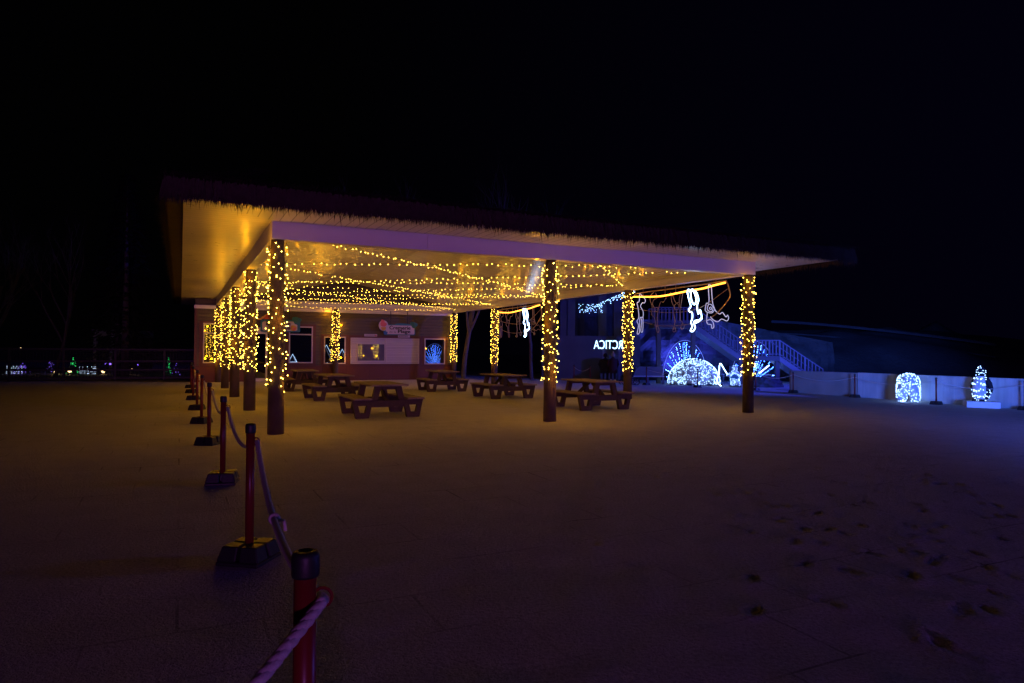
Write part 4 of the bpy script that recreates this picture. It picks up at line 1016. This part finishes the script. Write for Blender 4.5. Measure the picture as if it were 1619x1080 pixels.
for x, r in ((-.32, .15), (.36, .17)):
    for s in (-.25, .25):
        b = MB(); b.tube([(x + r * math.cos(a), s, r + r * math.sin(a)) for a in [2 * math.pi * i / 18 for i in range(19)]], .022, 6)
        wh = b.build('wheel', 'black', pc)
        b = MB(); [b.bar((x, s, r), (x + r * math.cos(R(q)), s, r + r * math.sin(R(q))), .012) for q in range(0, 360, 60)]; b.build('rim', 'steel', wh)
b = MB()
for s in (-.22, .22): b.tube([(-.32, s, .15), (.1, s, .5), (.42, s, .98), (.5, s, 1.02)], .016, 6); b.tube([(.36, s, .17), (-.1, s, .55)], .016, 6)
b.tube([(.5, -.22, 1.02), (.5, .22, 1.02)], .02, 6); b.build('chassis', 'black', pc)
b = MB(); b.prism([(-.35, .42), (.2, .42), (.34, .95), (.18, 1.05), (-.02, 1.0), (.0, .62), (-.34, .56)], -.2, .2); b.build('seat', 'cloth_dark', pc, bevel=.02)

# ------------------------------------------------------------------ trees
def tree(x, y, h, seed, label, lean=0, spread=.5, levels=4, split=3, r0=None):
    rnd = random.Random(seed); t = empty('bare_tree', (x, y, gz(x, y)), 0, label, 'tree', 'bare trees round the square')
    tb = MB(); cb = MB()
    def grow(p, d, ln, r, lv):
        pts = [p]; rs = [r]; q = p.copy(); dd = d.copy(); N = 5
        for i in range(N):
            dd = (dd + Vector((rnd.uniform(-.12, .12), rnd.uniform(-.12, .12), .04))).normalized(); q = q + dd * ln / N; pts.append(q.copy()); rs.append(r * (1 - .42 * (i + 1) / N))
        (tb if lv == 0 else cb).tube(pts, rs, 7 if lv < 2 else 4)
        if lv < levels:
            for j in range(split + (lv == 0) * 2):
                f = rnd.uniform(.45, 1) if lv else rnd.uniform(.3, 1); k = min(N, max(1, int(f * N + .5))); s = pts[k]
                a = rnd.uniform(0, 2 * math.pi); side = Vector((math.cos(a), math.sin(a), 0))
                nd = (dd * (1 - spread * .45) + side * spread * rnd.uniform(.6, 1.2) + Vector((0, 0, .25))).normalized()
                grow(s, nd, ln * rnd.uniform(.5, .75), rs[k] * .62, lv + 1)
    r0 = r0 or h * .009
    grow(Vector((0, 0, -.05)), Vector((lean, 0, 1)).normalized(), h * .42, r0, 0)
    tb.build('trunk', 'branch', t, True); cb.build('crown', 'branch', t)
    return t
tree(-2.55, 35.6, 15, 11, 'tall bare tree just behind the back corner of the pavilion', .08, .45)
tree(1.2, 41, 13, 12, 'bare tree between the kiosk and the pillared building', -.05, .5)
tree(-8.5, 40, 14, 13, 'bare tree rising behind the middle of the thatched roof', .1, .5)
tree(-24.2, 36.0, 11, 14, 'bare tree with leaning trunk beside the pale lit building', .25, .5)
tree(-27.3, 35.5, 12, 15, 'bare tree farthest out along the lattice fence', .0, .5)
tree(-29.6, 37, 11, 16, 'bare tree before the far violet lights', -.1, .5)
def conifer(x, y, h, seed, label):
    rnd = random.Random(seed); t = empty('conifer_tree', (x, y, 0), 0, label, 'tree', 'dark conifers beyond the fence')
    b = MB(); b.tube([(0, 0, -.05), (0, 0, h * .97)], [h * .02, .02], 8); b.build('trunk', 'branch', t, True)
    b = MB()
    for i in range(2600):
        f = rnd.random() ** .75; z = h * (.10 + .9 * f); rr = h * .24 * (1 - f) * (.25 + .75 * rnd.random() ** .5) + .05; a = rnd.uniform(0, 2 * math.pi)
        p = Vector((rr * math.cos(a), rr * math.sin(a), z - rr * .35)); d = Vector((math.cos(a), math.sin(a), -.45 + rnd.uniform(-.2, .2))).normalized(); sd = Vector((-math.sin(a), math.cos(a), 0)); ln = rnd.uniform(.25, .6)
        b.add([p, p + d * ln * .5 + sd * .09, p + d * ln, p + d * ln * .5 - sd * .09], [(0, 1, 2, 3)])
    b.build('crown', 'needle', t)
conifer(-20.8, 36.5, 11, 1, 'dark conifer beyond the fence near the rope posts')
conifer(-22.4, 38.5, 9, 2, 'dark conifer beyond the fence right of the pale lit building')
conifer(-17.4, 41, 12, 3, 'dark conifer behind the end of the kiosk')

# ------------------------------------------------------------------ lattice fence and far lights on the left
fp = [Vector((-28.6, 28.3, 0)), Vector((-15.2, 34.3, 0))]; dv = (fp[1] - fp[0]).normalized(); Lf = (fp[1] - fp[0]).length
fe = empty('lattice_fence', fp[0], math.atan2(dv.y, dv.x), 'dark lattice fence across the far edge of the snowy square', 'fence')
n = 7; st_ = Lf / n
for i in range(n + 1): b = MB(); b.box(i * st_ - .05, i * st_ + .05, -.05, .05, 0, 1.56); b.build('post', 'black', fe)
for z in (.12, .52, .94, 1.50): b = MB(); b.box(0, Lf, -.025, .025, z - .045, z + .045); b.build('rail', 'black', fe)
for i in range(n):
    b = MB()
    for q in range(1, int(st_ / .13)): b.bar((i * st_ + q * .13, .03, .1), (i * st_ + q * .13, .03, 1.5), .014)
    for z in [.2 + .11 * k for k in range(12)]: b.bar((i * st_ + .05, .034, z), ((i + 1) * st_ - .05, .034, z), .012)
    b.build('lattice_panel', 'black', fe)
bl = empty('far_building', (-27.6, 43.5, 0), R(8), 'pale building with posts among trees beyond the fence', 'building')
b = MB(); b.box(.6, 2.9, 0, 4, 2.3, 2.75); b.build('roof_band', 'far_wall', bl)
for x in (.7, 1.7, 2.6): b = MB(); b.box(x, x + .18, 0, .22, 0, 2.296); b.build('post', 'far_wall', bl)
b = MB(); b.box(.6, 2.9, 3.6, 3.9, 0, 2.296); b.build('rear_wall', 'stone', bl)
def cone_light(x, y, h, r, m, n, label):
    t = empty('cone_light', (x, y, 0), 0, label, 'light sculpture', 'small light cones beyond the fence')
    b = MB(); rnd = random.Random(int(x * 10))
    for a in range(0, 360, 45): b.tube([(r * math.cos(R(a)), r * math.sin(R(a)), 0), (0, 0, h)], .012, 4)
    b.build('frame', 'black', t); pts = []
    for i in range(n): f = rnd.random(); a = rnd.uniform(0, 6.28); pts.append((r * (1 - f) * math.cos(a), r * (1 - f) * math.sin(a), h * f))
    bulbs(pts, m, .017, t, Matrix.Translation((x, y, 0)))
def globe_lamp(x, y, h, label, m='amber', r=.09):
    t = empty('globe_lamp', (x, y, 0), 0, label, 'lamp', 'small globe lamps beyond the fence')
    b = MB(); b.tube([(0, 0, 0), (0, 0, h)], .03, 6); b.build('pole', 'black', t)
    bm = bmesh.new(); bmesh.ops.create_icosphere(bm, subdivisions=2, radius=r); me = bpy.data.meshes.new('globe'); bm.to_mesh(me); bm.free(); me.materials.append(M[m])
    o = bpy.data.objects.new('globe', me); COL.objects.link(o); o.parent = t; o.location = (0, 0, h)
def curtain_light(x, y, wd, ht, z, m, nx, nz, label):
    t = empty('curtain_light', (x, y, 0), 0, label, 'light curtain', 'small light curtains beyond the fence')
    b = MB()
    for q in (-wd / 2, wd / 2): b.bar((q, 0, 0), (q, 0, z + ht), .03)
    b.bar((-wd / 2, 0, z + ht), (wd / 2, 0, z + ht), .03); b.build('frame', 'black', t)
    rnd = random.Random(int(abs(x) * 10)); pts = []
    for i in range(nx):
        for k in range(nz):
            if rnd.random() < .8: pts.append((-wd / 2 + wd * (i + .5) / nx + rnd.uniform(-.02, .02), 0, z + ht * (k + .5) / nz))
    bulbs(pts, m, .018, t, Matrix.Translation((x, y, 0)))
curtain_light(-29.3, 40, 1.0, .5, .0, 'far_white', 10, 5, 'low icy light curtain at the far end of the fence')
cone_light(-28.5, 39.5, .7, .5, 'violet', 40, 'small violet light cone beside the icy one')
cone_light(-27.5, 40.5, .8, .5, 'violet', 30, 'violet light cone between two globe lamps')
cone_light(-25.85, 40, 1.0, .35, 'green', 34, 'green light cone before the pale building')
curtain_light(-24.75, 40, .55, .5, .0, 'far_white', 7, 5, 'white light curtain before the pale building')
curtain_light(-25.4, 40.3, .6, .45, .02, 'far_white', 6, 4, 'white light curtain beside the green light cone')
cone_light(-20.23, 40, 1.0, .22, 'green', 26, 'thin green light cone near the kiosk end')
cone_light(-19.75, 40, .7, .25, 'violet', 16, 'thin violet light cone near the kiosk end')
globe_lamp(-26.86, 40, .12, 'warm globe lamp left of the green light cone')
globe_lamp(-25.78, 39.6, .2, 'warm globe lamp above the green light cone')
globe_lamp(-24.07, 40, .18, 'warm globe lamp right of the white light cone')
globe_lamp(-22.39, 40, .3, 'amber globe lamp alone under the conifer', 'amber', .06)
globe_lamp(-28.94, 40, 1.5, 'high orange lamp over the far end of the fence', 'amber', .05)
globe_lamp(-24.5, 41, .6, 'violet globe lamp, left one of a close pair', 'violet', .06)
globe_lamp(-24.25, 41, .6, 'violet globe lamp, right one of a close pair', 'violet', .06)
globe_lamp(-22.6, 41, .55, 'single violet globe lamp before the conifer', 'violet', .05)
